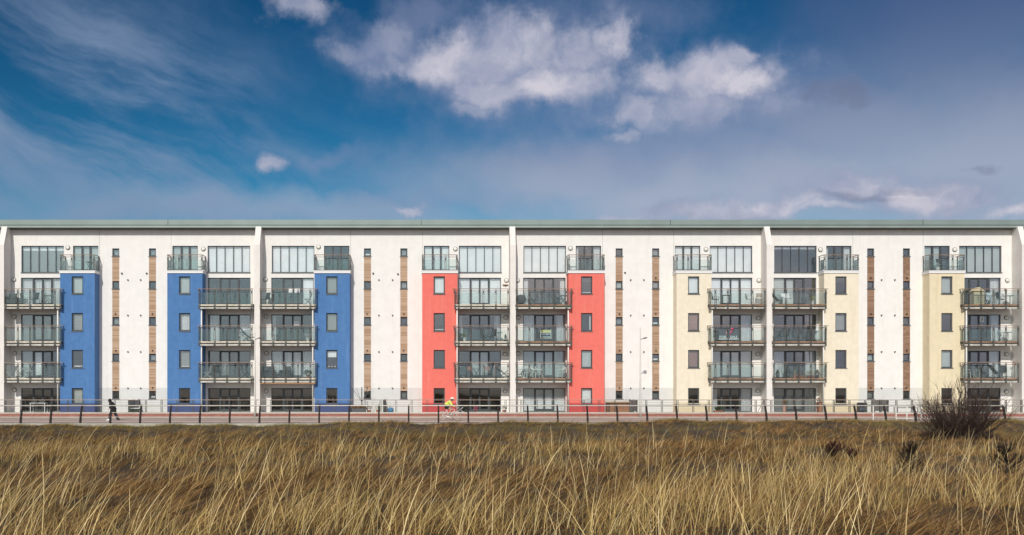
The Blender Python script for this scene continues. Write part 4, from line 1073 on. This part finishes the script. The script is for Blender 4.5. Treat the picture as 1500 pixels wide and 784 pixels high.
def rotary(t):
    sub('pole', MB().tube([(0,0,0),(0,0,2.0)], .032, 8), M_DARK, t)
    for k in range(4):
        a = k*P90+.6; c_, s_ = math.cos(a), math.sin(a); sub('arm', MB().tube([(.02*c_,.02*s_,.85),(.85*c_,.85*s_,1.9)], .014, 6), M_GALV, t)
    for q in (.45, .75, 1.0):
        pts = [(.85*q*math.cos(k*P90+.6), .85*q*math.sin(k*P90+.6), .85+1.05*q) for k in range(5)]; sub('line', MB().tube(pts, .004, 4), M_PLW, t)
terr(530,rotary,'rotary_airer','clothes airer','rotary clothes airer on a dark pole beside the third blue tower',Y=YW+1.5)
def covered_box(t):
    sub('box', MB().prism([(-.44,0),(.42,0),(.44,.34),(-.42,.34)], -.28,.28), mat('dark_green_box',(.035,.05,.035),.7,var=.3), t)
    sub('rim', MB().box(-.47,.47,-.31,.31,.341,.40), M_PLW, t)
    sub('cushion', MB().box(-.32,.30,-.2,.2,.402,.54), mat('dark_cushion',(.06,.045,.04),.9), t)
terr(197.5,covered_box,'storage_box','storage box','dark green storage box with white rim between the left blue towers',Y=YW+.75)
terr(1.0*205.5,plant,'potted_plant','plant','small white pot by the dark green storage box',pot=M_POTW,leaf=M_CURT,rx=.12,rz=.25,ph=.2,pr=.1,Y=YW+.6)
def plank_box(t):
    W2, H2 = .86, .78
    for i in range(6): sub('plank', MB().box(-W2, W2, -.34+.003*(i%2), -.31, .03+i*.125, .03+i*.125+.115), mat('brown_planks',(.33,.165,.085),.7,var=.3,scale=5), t)
    for sx in (-1, 1): sub('side_panel', MB().box(sx*W2, sx*(W2-.03), -.308, .30, .03, H2), MATS['brown_planks'], t)
    sub('back_panel', MB().box(-W2+.031, W2-.031, .27, .30, .03, H2), MATS['brown_planks'], t)
    sub('lid', MB().prism([(-.38,H2+.01),(.32,H2+.06),(.32,H2+.11),(-.38,H2+.06)], -W2-.04, W2+.04, plane='yz'), mat('bleached_lid',(.45,.38,.25),.8,var=.2), t)
terr(904,plank_box,'storage_chest','storage chest','brown plank storage chest with pale lid right of the right coral tower',Y=YW+.8)
for px, lb in ((888.5,'left dark post beside the plank chest'),):
    t = thing('lattice_panel','narrow dark lattice panel left of the plank storage chest','lattice',(PX(px+2.5,YW+.45),YW+.45,.297))
    for dx in (-.10, 0, .10): sub('slat', MB().box(dx-.02,dx+.02,0,.03,0,.84), M_DARK, t)
    for z in (.2, .5, .8): sub('slat', MB().box(-.13,.13,-.012,-.001,z,z+.03), M_DARK, t)
def gas_grill(t):
    sub('cabinet', MB().box(-.30,.30,-.24,.24,.06,.52), mat('grill_black',(.025,.025,.028),.4), t)
    sub('lid', MB().prism([(-.24,.56),(.24,.56),(.22,.70),(.05,.80),(-.15,.78),(-.24,.68)], -.31,.31,plane='yz'), MATS['grill_black'], t)
    sub('side_shelf', MB().box(.315,.72,-.2,.2,.60,.63), M_DARK, t)
    sub('front_panel', MB().box(-.28,.28,-.262,-.242,.20,.44), mat('grill_blue_grey',(.09,.11,.15),.4), t)
    for sx in (-1, 1): sub('wheel', MB().lathe([(.06,-.02),(.06,.02)], 12, (sx*.27,.0,.06), axis='y'), M_DARK, t)
terr(1262.5,gas_grill,'gas_grill','barbecue','black gas grill with side shelf right of the middle cream tower',Y=YW+.9)
terr(1327,square_table,'garden_bench_table','table','wide dark table with pale edge near the bare bush on the terrace',m=mat('dark_table',(.05,.045,.035),.6),w=1.65,h=.40,Y=YW+.55)
terr(1050,plant,'potted_plant','plant','spiky green plant in a pot by the leftmost cream tower doors',shape='spiky',rx=.34,rz=.6,ph=.16,pr=.2,n=70,size=.045,Y=YW+.7)
terr(1058,plant,'potted_plant','plant','low leafy plant right of the spiky green plant',rx=.22,rz=.25,ph=.15,pr=.16)
def tripod(t):
    sub('leg', MB().tube([(-.36,0,0),(.20,.05,1.0)], .018, 6), M_DARK, t); sub('leg', MB().tube([(.34,0,0),(.20,.05,1.0)], .018, 6), M_DARK, t); sub('leg', MB().tube([(.1,.4,0),(.20,.05,1.0)], .018, 6), M_DARK, t)
    sub('top', MB().box(-.02,.46,-.08,.16,1.0,1.05), M_DARK, t)
terr(1116,tripod,'folding_stand','stand','dark folding stand with splayed legs before the fin between cream towers',Y=YW+.5)
terr(1149.5,plant,'terracotta_urn','pot','pinkish urn before the doors by the middle cream tower',pot=mat('pink_clay',(.50,.30,.22),.8),pr=.17,ph=.62,rx=.16,rz=.25,leaf=M_DRY,Y=YW+.7)
terr(1199.5,plant,'terracotta_urn','pot','tall brown urn at the foot of the middle cream tower',pot=M_TERRA,pr=.22,ph=.80,rx=.16,rz=.2,leaf=M_DRY,Y=YW+.6)
terr(738.5,plant,'potted_plant','plant','small green and brown plant by the foot of the central fin',rx=.2,rz=.35,ph=.2,pr=.15,Y=YW+.6)
terr(697,plant,'potted_plant','plant','little red flowering plant before the dark doors, left coral tower',pot=M_TERRA,leaf=M_PINK,rx=.12,rz=.25,ph=.16,pr=.1,Y=YW+.6)
terr(674,folding_chair,'folding_chair','chair','navy and white folding chair on the terrace ahead of the cyclist',P90,m=M_PLW,slat=mat('navy_canvas',(.03,.045,.12),.8))
terr(683,plant,'potted_plant','plant','leafy dark plant right of the navy folding chair',pot=M_POTD,rx=.24,rz=.5,ph=.22,pr=.16)
terr(1468,plant,'potted_plant','plant','dark green shrub in a pot behind the bare bush',rx=.3,rz=.5,ph=.25,pr=.2)

# ------------------------------------------------------------------ people
def skin(name, nodes, m, parent, sub_lv=2):
    """nodes: (x, y, z, radius, index of the node it grows from); the first one is the root"""
    me = bpy.data.meshes.new(name); me.from_pydata([n[:3] for n in nodes], [(n[4], i) for i, n in enumerate(nodes) if i], [])
    o = bpy.data.objects.new(name, me); COL.objects.link(o); o.parent = parent
    md = o.modifiers.new('Skin', 'SKIN'); md.use_smooth_shade = True
    for i, n in enumerate(nodes):
        r = n[3]; me.skin_vertices[0].data[i].radius = r if isinstance(r, tuple) else (r, r)
    me.skin_vertices[0].data[0].use_root = True
    o.modifiers.new('Sub', 'SUBSURF').levels = sub_lv; o.modifiers['Sub'].render_levels = sub_lv
    me.materials.append(m); return o
M_SKIN = mat('skin', (.50,.30,.21), .55); M_COAT = mat('black_coat', (.012,.012,.013), .85); M_JEAN = mat('dark_denim', (.022,.026,.045), .9)
M_HIVIS = mat('lime_jacket', (.68,.80,.15), .7); M_SHOEW = mat('white_shoe', (.75,.74,.72), .5); M_HAIR = mat('dark_hair', (.03,.02,.015), .6)
def lerp(a, b, t): return tuple(a[i]+(b[i]-a[i])*t for i in range(3))
def hand_nodes(nodes, wrist, i_wrist, fwd, side, s=1.0):
    """palm, four fingers and a thumb"""
    f = Vector(fwd).normalized(); sd_ = Vector(side).normalized(); w = Vector(wrist); dn = f.cross(sd_)
    palm = w+f*.055*s; nodes.append((*palm, (.024*s,.034*s), i_wrist)); ip = len(nodes)-1
    for k, (off, ln) in enumerate(((-.028,.060),(-.010,.070),(.010,.066),(.028,.052))):
        b = palm+f*.035*s+sd_*off*s; nodes.append((*b, .010*s, ip)); q = b+(f*.6+dn*.5)*ln*.6*s; nodes.append((*q, .009*s, len(nodes)-1)); q2 = q+(f*.2+dn*.9)*ln*.5*s; nodes.append((*q2, .007*s, len(nodes)-1))
    b = w+f*.03*s-sd_*.034*s; nodes.append((*b, .011*s, i_wrist)); q = b+(f*.7-sd_*.4+dn*.4)*.045*s; nodes.append((*q, .009*s, len(nodes)-1))
def head(parent, c, yaw_x, pitch, m_skin, hair=True):
    """skull with face; yaw_x = +1 looks towards +x, -1 towards -x"""
    mb = MB(); n = 14
    prof = [(.030,-.115),(.058,-.10),(.072,-.06),(.080,-.01),(.086,.04),(.082,.085),(.058,.118),(.02,.13)]
    mb.lathe(prof, n); v = []
    for (x, y, z) in mb.v:
        x *= 1.12
        if x > .05 and -.03 < z < .02: x += .006
        v.append((x, y*.92, z))
    mb.v = v
    mb.prism([(.088,-.028),(.118,-.024),(.112,-.012),(.092,.018)], -.012, .012)
    for sy in (-1, 1):
        mb.box(-.012,.018, sy*.074, sy*.088, -.03, .028)
    o = sub('head', mb, m_skin, parent, True); 
    f = MB()
    for sy in (-1, 1): f.lathe([(.009,-.004),(.010,.004),(.004,.008)], 8, (.089, sy*.03, .004))
    f.box(.084,.094,-.022,.022,-.062,-.054)
    e = sub('face_features', f, mat('face_dark',(.09,.04,.035),.5), o)
    o.location = c; o.rotation_euler = (0, pitch, 0 if yaw_x > 0 else math.pi)
    return o
# pedestrian: hunched, walking to the left past the leftmost slot windows
YP = 65.9
t = thing('person','person in a black hooded coat and dark jeans walking left, leaning forward','person',(PX(166.5,YP), YP, 0))
hip = (0,0,.80); chest = (-.13,0,1.13); neck = (-.22,0,1.27); hd = (-.29,0,1.37)
fl_, fr_ = [(-.06,-.09,.76),(-.20,-.09,.44),(-.31,-.09,.10),(-.42,-.09,.04)], [(.03,.09,.76),(.09,.09,.42),(.30,.09,.14),(.33,.09,.06)]
arm1 = [(-.16,-.19,1.22),(-.08,-.26,.98),(-.20,-.20,.84)]; arm2 = [(-.16,.19,1.22),(-.05,.26,.98),(-.16,.22,.83)]
body = [(*hip,.11,0),(*chest,(.10,.15),0),(*neck,.05,1),(*lerp(neck,hd,.6),.05,2)]
for leg in (fl_, fr_):
    p = 0
    for q, r in zip(leg, (.075,.052,.036,.028)): body.append((*q, r, p)); p = len(body)-1
for a, sd_ in ((arm1,(0,1,0)),(arm2,(0,-1,0))):
    p = 1
    for q, r in zip(a, (.05,.038,.027)): body.append((*q, r, p)); p = len(body)-1
    hand_nodes(body, a[2], p, (-.7,0,-.5), sd_)
skin('body', body, M_SKIN, t)
coat = [(*hip,(.20,.21),0),(*lerp(hip,chest,.5),(.20,.22),0),(*chest,(.20,.23),1),(*lerp(chest,neck,.95),.13,2),(hip[0]+.01,0,.48,(.22,.21),0)]
for a in (arm1, arm2):
    p = 2
    for q, r in zip(a, (.10,.085,.065)): coat.append((*q, r, p)); p = len(coat)-1
skin('coat', coat, M_COAT, t)
tr = [(*hip,(.10,.13),0)]
for leg in (fl_, fr_):
    p = 0
    for q, r in zip(leg[:3], (.125,.10,.080)): tr.append((*q, r, p)); p = len(tr)-1
skin('trousers', tr, M_JEAN, t)
h_ = head(t, hd, -1, .35, M_SKIN)
hood = MB(); hood.lathe([(.085,-.16),(.108,-.09),(.112,0),(.105,.08),(.075,.12),(.02,.14)], 14); hood.v = [(x*1.05-.03, y, z) for x, y, z in hood.v]
sub('hood', hood, M_COAT, h_, True)
for leg, m_, an in ((fl_, M_SHOEW, -.25), (fr_, M_COAT, .7)):
    s_ = MB(); s_.prism([(-.15,-.04),(.10,-.04),(.11,.05),(.03,.08),(-.06,.04),(-.16,.01)], -.045, .045)
    o = sub('shoe', s_, m_, t); o.location = (leg[2][0]-.03, leg[2][1], max(.05, leg[2][2]-.05)); o.rotation_euler = (0, an*.5, 0)

# bicycle and cyclist, riding right
WR = .335; xb0 = PX(648.3,YP); wb = 1.0
bk = thing('bicycle','white bicycle ridden along the path past the left coral tower','bicycle',(xb0, YP, 0))
M_BIKE = mat('white_bike_paint',(.78,.74,.70),.35); M_TYRE = mat('tyre_rubber',(.10,.085,.08),.7); M_SPOKE = mat('rim_metal',(.62,.55,.50),.35,metal=.3)
def ring(R0, r, n=28, c=(0,0,0)):
    mb = MB(); m_ = 6
    for i in range(n):
        a = 2*math.pi*i/n
        for j in range(m_):
            b_ = 2*math.pi*j/m_; q = R0+r*math.cos(b_); mb.v.append((c[0]+q*math.cos(a), c[1]+r*math.sin(b_), c[2]+q*math.sin(a)))
    for i in range(n):
        for j in range(m_):
            i2 = (i+1) % n; j2 = (j+1) % m_; mb.f.append((i*m_+j, i2*m_+j, i2*m_+j2, i*m_+j2)); mb.m.append(0)
    return mb
for xw_ in (0, wb):
    w_ = bpy.data.objects.new('wheel', ring(WR-.015,.016).mesh('wheel', M_TYRE, True)); COL.objects.link(w_); w_.parent = bk; w_.location = (xw_, 0, WR)
    sub('rim', ring(WR-.045,.014), M_SPOKE, w_, True)
    sp_ = MB()
    for k in range(12): a = k*math.pi/6; sp_.tube([(0,0,0),((WR-.05)*math.cos(a),0,(WR-.05)*math.sin(a))], .004, 4)
    sp_.lathe([(.03,-.04),(.03,.04)], 10, axis='y'); sub('spoke', sp_, M_SPOKE, w_)
bb, seat_, hdt, hdb = (.42,0,.29), (.26,0,.83), (.80,0,.80), (.84,0,.68)
fr = MB()
for a, b_, r in ((bb,seat_,.018),(lerp(bb,seat_,.86),hdt,.018),(bb,hdb,.021),(hdt,hdb,.02)): fr.tube([a, b_], r, 8)
for sy in (-.05,.05): fr.tube([(0,sy,WR),(bb[0],sy*.5,bb[2])], .011, 6); fr.tube([(0,sy,WR),lerp(bb,seat_,.84)], .010, 6); fr.tube([(wb,sy,WR),(.87,sy,.60),(hdb[0],0,hdb[2])], .013, 6)
sub('frame', fr, M_BIKE, bk, True)
sub('handlebar', MB().tube([(.86,-.21,.80),(.93,-.20,.90),(.84,-.19,.94),(.80,0,.92),(.84,.19,.94),(.93,.20,.90),(.86,.21,.80)], .014, 6), M_DARK, bk, True)
sub('saddle', MB().prism([(.12,.88),(.22,.86),(.40,.885),(.40,.905),(.22,.92),(.12,.93)], -.06, .06), M_BLK, bk)
cr = MB(); cr.lathe([(.09,-.006),(.09,.006)], 18, bb, axis='y'); cr.tube([(bb[0]-.12,-.09,bb[2]-.10),(bb[0],-.06,bb[2]),(bb[0],.06,bb[2]),(bb[0]+.12,.09,bb[2]+.10)], .012, 6); sub('crankset', cr, M_DARK, bk)
cy = thing('cyclist','cyclist in lime jacket and pale helmet bent over a white bicycle','person',(xb0, YP, 0))
hip = (.22,0,.98); chest = (.47,0,1.27); neck = (.58,0,1.36); hd = (.68,0,1.46)
lg1 = [(.26,-.09,.96),(.60,-.10,.74),(.34,-.10,.34),(.40,-.10,.24)]; lg2 = [(.26,.09,.96),(.64,.10,.88),(.52,.10,.50),(.60,.10,.42)]
ar1 = [(.52,-.19,1.28),(.64,-.23,1.05),(.84,-.19,.96)]; ar2 = [(.52,.19,1.28),(.64,.23,1.05),(.84,.19,.96)]
body = [(*hip,.12,0),(*chest,(.12,.16),0),(*neck,.055,1),(*lerp(neck,hd,.6),.05,2)]
for leg in (lg1, lg2):
    p = 0
    for q, r in zip(leg, (.085,.060,.042,.03)): body.append((*q, r, p)); p = len(body)-1
for a, sd_ in ((ar1,(0,1,0)),(ar2,(0,-1,0))):
    p = 1
    for q, r in zip(a, (.055,.04,.028)): body.append((*q, r, p)); p = len(body)-1
    hand_nodes(body, a[2], p, (.8,0,-.25), sd_)
skin('body', body, M_SKIN, cy)
jk = [(.16,0,1.0,(.13,.16),0),(*lerp(hip,chest,.55),(.155,.19),0),(*chest,(.15,.20),1),(*lerp(chest,neck,.75),.09,2)]
for a in (ar1, ar2):
    p = 2
    for q, r in zip(a, (.09,.072,.048)): jk.append((*q, r, p)); p = len(jk)-1
skin('jacket', jk, M_HIVIS, cy)
sh = [(*hip,(.12,.15),0)]
for leg in (lg1, lg2): sh.append((*leg[0],.11,0)); sh.append((*lerp(leg[0],leg[1],.55),.088,len(sh)-1))
skin('shorts', sh, M_BLK, cy)
h_ = head(cy, hd, 1, .15, M_SKIN)
hel = MB(); hel.lathe([(.118,.02),(.122,.05),(.108,.11),(.06,.155),(.02,.165)], 16); hel.v = [(x*1.2-.01, y*.95, z) for x, y, z in hel.v]
sub('helmet', hel, mat('pale_helmet',(.78,.70,.55),.4), h_, True)
sub('hair', MB().lathe([(.075,-.07),(.092,-.02),(.093,.03)], 14, (-.012,0,0)), M_HAIR, h_, True)
for leg in (lg1, lg2):
    s_ = MB(); s_.prism([(-.09,-.04),(.16,-.05),(.17,.0),(.08,.05),(-.04,.06),(-.10,.02)], -.045, .045)
    o = sub('shoe', s_, M_SHOEW, cy); o.location = (leg[2][0]+.02, leg[2][1], leg[2][2]-.08)

# ------------------------------------------------------------------ plants in the dune
def gz(x, y): return float(dune_z(np.array([x]), np.array([y]))[0])
def at_ground(px, Y):
    x = PX(px, Y); return (x, Y, gz(x, Y))
M_TWIG = mat('dark_twig', (.064,.037,.027), .85, var=.45, scale=2.5); M_TRUNK = mat('bush_stem', (.032,.021,.017), .9, var=.3)
def bare_bush():
    Y = 45.0; base = at_ground(1405, Y)
    t = thing('bare_bush','large leafless bush of dense dark twigs at the right by the fence','bush',(base[0], base[1], base[2]-.05))
    tw = MB(); st_ = MB(); rnd = random.Random(3)
    def grow(p, d, ln, r, lv):
        q = p; pts = [p]; dd = d.copy()
        for k in range(3):
            dd = (dd+Vector((rnd.gauss(0,.07), rnd.gauss(0,.07), rnd.gauss(.05,.05)))).normalized(); q = q+dd*ln/3; pts.append(q)
        (st_ if lv == 0 else tw).tube(pts, [r, r*.8, r*.62, r*.4], 4 if lv < 1 else 3, cap=False)
        if lv < 2:
            for _ in range((8, 4)[lv]):
                f = rnd.uniform(.12, 1.0); k = min(2, int(f*3)); pp = pts[k].lerp(pts[k+1], f*3-k)
                nd = (dd+Vector((rnd.gauss(0,.34), rnd.gauss(0,.34), rnd.gauss(.16,.22)))).normalized()
                grow(pp, nd, ln*rnd.uniform(.35,.62), max(r*.55, .006), lv+1)
    for k in range(105):
        a = rnd.uniform(0, 6.283); tilt = 1.38*rnd.random()**.62
        d = Vector((math.sin(tilt)*math.cos(a), math.sin(tilt)*math.sin(a)*.8, math.cos(tilt)))
        p = Vector((rnd.gauss(0,.42), rnd.gauss(0,.30), 0)); ln = rnd.uniform(1.05, 2.5)*(1.0-.12*tilt)
        grow(p, d, ln, .017, 0)
    sub('twigs', tw, M_TWIG, t, fix=False)['kind'] = 'stuff'; sub('stems', st_, M_TRUNK, t, fix=False)['kind'] = 'stuff'
    ft = MB()                                         # dead leaves and dry shoots caught low in the bush
    for _ in range(4200):
        a = rnd.uniform(0, 6.283); rr_ = 1.75*math.sqrt(rnd.random()); h = rnd.random()**1.6*max(.15, .95-.42*rr_); 
        p = Vector((rr_*math.cos(a), rr_*math.sin(a)*.75, h)); d = Vector((rnd.gauss(0,.6), rnd.gauss(0,.6), rnd.uniform(.1,1))).normalized()*rnd.uniform(.12,.34); sd_ = d.cross(Vector((rnd.gauss(0,1), rnd.gauss(0,1), .2))).normalized()*.007
        ft.quad(p-sd_, p+sd_, p+d+sd_*.4, p+d-sd_*.4)
    sub('low_shoots', ft, mat('dry_shoot',(.045,.026,.018),.9,var=.4), t, fix=False)['kind'] = 'stuff'
bare_bush()
def sapling(px, Y, h, label, m, dens=1.0, name='pine_sapling', cat='sapling', wid=.34):
    b_ = at_ground(px, Y); t = thing(name, label, cat, (b_[0], b_[1], b_[2]-.03)); rnd = random.Random(int(px))
    sub('trunk', MB().tube([(0,0,0),(.02,0,h*.5),(0,0,h*.95)], [.03,.022,.008], 6), M_TRUNK, t)
    nd = MB(); br = MB()
    for k in range(int(26*dens)):
        f = rnd.uniform(.08,1)**.8; a = rnd.uniform(0,6.28); L_ = h*wid*(1.12-f)*rnd.uniform(.7,1.2)+.06
        p0 = Vector((0,0,h*f*.85)); d = Vector((math.cos(a), math.sin(a), .75)).normalized(); p1 = p0+d*L_; p2 = p1+Vector((d.x*.3, d.y*.3, 1)).normalized()*.13
        br.tube([p0, p1, p2], [.009,.007,.005], 4, cap=False)
        for _ in range(60):
            q = p0.lerp(p1, rnd.uniform(.15,1)) if rnd.random() < .6 else p1.lerp(p2, rnd.random())
            dd = (d+Vector((rnd.gauss(0,.7), rnd.gauss(0,.7), rnd.gauss(.4,.5)))).normalized()*rnd.uniform(.05,.10); sd_ = dd.cross(Vector((0,.3,1))).normalized()*.005
            nd.quad(q-sd_, q+sd_, q+dd+sd_*.3, q+dd-sd_*.3)
    sub('branches', br, M_TRUNK, t, fix=False)['kind'] = 'stuff'; sub('needles', nd, m, t, fix=False)['kind'] = 'stuff'
M_NEED = mat('dark_needle', (.045,.032,.018), .8, var=.4, scale=10); M_RUST = mat('rust_leaf', (.11,.038,.03), .85, var=.4, scale=10)
sapling(1333, 25.5, 1.08, 'dark upright pine sapling in the grass left of the bare bush', M_NEED, 1.7, wid=.40)
sapling(1474, 24.5, 1.05, 'dark pine sapling in the grass at the far right edge', M_NEED, 1.3, wid=.40)
sapling(1222, 31.5, .62, 'low dark reddish shrub leaning in the grass left of the saplings', M_RUST, 1.6, 'heath_shrub', 'shrub', .75)
sapling(1247, 31.0, .34, 'small rusty patch of heather right of the reddish shrub', M_RUST, 1.0, 'heather_tuft', 'shrub', .9)

# ------------------------------------------------------------------ dune grass
def blades(name, x, y, h, lean, w, tint, segs=3, curve=.35, droop=None):
    """one mesh of tapered, bent blades. lean: (n,2) horizontal reach of the tip per unit height"""
    n = len(x); z = dune_z(x, y)-.03
    rows = segs; V = np.zeros((n, rows*2+1, 3), np.float32)
    ph = rng.uniform(0, math.pi, n); wx, wy = np.cos(ph), np.sin(ph)*.6
    dr = np.zeros(n) if droop is None else droop
    for k in range(segs+1):
        f = k/segs
        hz_ = f*(1-curve)+curve*f*f
        cxk = x+lean[:,0]*h*hz_; cyk = y+lean[:,1]*h*hz_; czk = z+h*(f-dr*f*f)
        if k == segs: V[:, rows*2] = np.stack([cxk, cyk, czk], -1)
        else:
            ww = w*(1-.75*f)*.5
            V[:, k*2] = np.stack([cxk-wx*ww, cyk-wy*ww, czk], -1); V[:, k*2+1] = np.stack([cxk+wx*ww, cyk+wy*ww, czk], -1)
    nv = rows*2+1; me = bpy.data.meshes.new(name)
    base = (np.arange(n)*nv)[:, None]
    quads = np.concatenate([base+np.array([[2*k, 2*k+1, 2*k+3, 2*k+2]]) for k in range(rows-1)], 1).reshape(-1, 4) if rows > 1 else np.zeros((0,4), int)
    tris = (base+np.array([[2*(rows-1), 2*(rows-1)+1, 2*rows]])).reshape(-1, 3)
    loops = np.concatenate([quads.ravel(), tris.ravel()]).astype(np.int32)
    nq, nt_ = len(quads), len(tris)
    ls = np.concatenate([np.arange(nq)*4, nq*4+np.arange(nt_)*3]).astype(np.int32); lt = np.concatenate([np.full(nq, 4), np.full(nt_, 3)]).astype(np.int32)
    me.vertices.add(n*nv); me.vertices.foreach_set('co', V.ravel())
    me.loops.add(len(loops)); me.loops.foreach_set('vertex_index', loops)
    me.polygons.add(nq+nt_); me.polygons.foreach_set('loop_start', ls); me.polygons.foreach_set('loop_total', lt)
    me.update(calc_edges=True)
    tint = tint*np.array([.94, .90, .80])
    at = me.color_attributes.new('tint', 'FLOAT_COLOR', 'POINT')
    c = np.ones((n, nv, 4), np.float32); c[:, :, :3] = tint[:, None, :]; at.data.foreach_set('color', c.ravel())
    m = MATS.get('grass_blade')
    if not m:
        m = bpy.data.materials.new('grass_blade'); m.use_nodes = True; G = NG(m.node_tree); b_ = m.node_tree.nodes['Principled BSDF']
        a_ = G.n('ShaderNodeAttribute', attribute_name='tint'); G.put(b_.inputs['Base Color'], a_.outputs['Color']); b_.inputs['Roughness'].default_value = .8; b_.inputs['Specular IOR Level'].default_value = .08
        MATS['grass_blade'] = m
    me.materials.append(m); o = link(name, me); o['kind'] = 'stuff'; return o
def scatter(n, y0, y1, power=1.0):
    y = y0+(y1-y0)*rng.random(n)**power
    l, r = (-60-VX)/F, (1560-VX)/F
    return (l+(r-l)*rng.random(n))*y, y
def palette(n, cols, wts):
    i = rng.choice(len(cols), n, p=np.array(wts)/sum(wts)); return np.array(cols, np.float32)[i]*rng.uniform(.6, 1.3, (n, 1)).astype(np.float32)
BROWN = [(.235,.138,.058),(.33,.20,.088),(.085,.048,.023),(.48,.33,.16),(.18,.13,.042)]
STRAW = [(.54,.39,.165),(.42,.295,.12),(.74,.58,.30),(.32,.24,.085),(.22,.145,.06)]
# matted thatch
n = 210000
x, y = scatter(n, 8.5, YK-.02, 1.0)
px_ = VX+x*F/y
patch = fbm(x/3.1, y/3.1, 21); big = fbm(x/9, y/9, 33)
keep = (rng.random(n) < np.clip(.35+1.3*patch, .25, 1)); x, y, patch, big, px_ = (a[keep] for a in (x, y, patch, big, px_)); n = len(x)
h = rng.uniform(.10, .30, n)*(.75+.7*patch)*np.where(y > 52, .80, 1)
edge_ = np.clip((y-57)/2.5, 0, 1); h *= 1-.45*edge_*(px_ < 520)
th_ = rng.normal(.35, 1.0, n); rr_ = rng.uniform(.5, 1.7, n)
lean = np.stack([np.cos(th_)*rr_+.35, np.sin(th_)*rr_*.8], -1)
cl = fbm(x/(.10+.004*y), y/(.22+.010*y), 61, 2); cl = np.clip((cl-.5)*2.4+.5, 0, 1)
h *= .6+.8*cl
t1 = palette(n, BROWN, [3,3,3,1.6,1.2]); t1 *= ((.62+.75*big)*(.16+.92*cl))[:, None]
grn = np.clip((fbm(x/4.5, y/2.5, 55)-.46)*5, 0, 1)*np.clip((y-44)/10, 0, 1); grn = np.maximum(grn, .55*np.clip((y-58)/1.5, 0, 1)*(px_ < 560))
t1 = t1*(1-.75*grn[:, None])+(np.array([.19,.165,.055])*rng.uniform(.6,1.25,(n,1)))*.75*grn[:, None]
t1 = t1*np.array([1.0,.95,.90])
blades('thatch_grass', x, y, h, lean, rng.uniform(.007,.014,n)*(.7+y/32), t1, 3, .2, rng.uniform(0,.5,n))
# tussocks of dry marram
def tussocks(nt_, per, y0, y1, hr, spread, seed):
    tx, ty = scatter(nt_, y0, y1, 1.05)
    den = fbm(tx/4.2, ty/3.0, seed); k = den > .46; tx, ty, den = tx[k], ty[k], den[k]
    m_ = (per*(.35+1.3*np.clip((den-.46)*3.5,0,1))).astype(int)+2
    X = np.repeat(tx, m_); Y = np.repeat(ty, m_); n = len(X)
    hb = np.repeat(rng.uniform(*hr, len(tx)), m_); lx = np.repeat(rng.normal(.24,.22,len(tx))+.26*np.clip(-tx/ty*1.6,-.7,1), m_); ly = np.repeat(rng.normal(.0,.14,len(tx)), m_)
    gx, gy = rng.normal(0, 1, n), rng.normal(0, 1, n)
    x = X+gx*spread; y = Y+gy*spread
    lean = np.stack([lx+gx*.16+rng.normal(0,.20,n), ly+gy*.14+rng.normal(0,.14,n)], -1)
    odd = rng.random(n) < .16; lean[odd] = rng.normal(0, .55, (odd.sum(), 2))
    h = hb*rng.uniform(.40, 1.05, n)
    return x, y, h, lean
x, y, h, lean = tussocks(1350, 12, 7.2, 36, (.50,1.12), .20, 77)
t1 = palette(len(x), STRAW, [3,3,1.6,1.8,1.6])
blades('marram_grass', x, y, h, lean, rng.uniform(.008,.014,len(x))*(.8+y/60), t1, 4, .5, rng.uniform(0,.16,len(x)))
x, y, h, lean = tussocks(620, 8, 31, 55, (.30,.58), .22, 91)
t1 = palette(len(x), STRAW+BROWN, [1.0,1.4,.4,2,2,2,2,2,1.2,1.2])
blades('far_marram_grass', x, y, h, lean, rng.uniform(.008,.013,len(x))*(.7+y/60), t1, 3, .5, rng.uniform(0,.2,len(x)))
# single long stalks that stand above the rest
n = 2500; x, y = scatter(n, 7.5, 42, 1.1); k = fbm(x/4.0, y/3.0, 77) > .36; x, y = x[k], y[k]; n = len(x)
lean = np.stack([rng.normal(.30,.30,n)+.25*np.clip(-x/y*1.6,-.6,1), rng.normal(0,.25,n)], -1)
t1 = palette(n, [(.72,.57,.31),(.60,.46,.22),(.80,.66,.40),(.26,.15,.08)], [3,3,2,.7])
blades('long_stalk_grass', x, y, rng.uniform(.6,1.3,n), lean, rng.uniform(.009,.017,n), t1, 5, .6, rng.uniform(0,.18,n))

# thin dark dead stems and the ragged fringe that hangs over the kerb
n = 5200; x, y = scatter(n, 8, 40, 1.0)
lean = np.stack([rng.normal(.35,.5,n), rng.normal(0,.4,n)], -1)
blades('dead_stem_grass', x, y, rng.uniform(.18,.55,n), lean, rng.uniform(.005,.010,n)*(.8+y/40), palette(n, [(.05,.03,.018),(.09,.05,.03),(.035,.022,.014)], [1,1,1]), 3, .5, rng.uniform(0,.2,n))
n = 15000; x, y = scatter(n, YK-1.1, YK-.02, .8)
k = fbm(x/1.1, y/1.5, 131) > .40; x, y = x[k], y[k]; n = len(x)
lean = np.stack([rng.normal(.45,.8,n), rng.normal(.1,.5,n)], -1)
blades('fringe_grass', x, y, rng.uniform(.08,.30,n)*(.4+1.2*fbm(x/.8, y, 141)), lean, rng.uniform(.012,.024,n), palette(n, [(.30,.25,.085),(.42,.33,.14),(.20,.15,.06),(.14,.13,.045)], [1,1,1,1.3]), 3, .4, rng.uniform(0,.3,n))
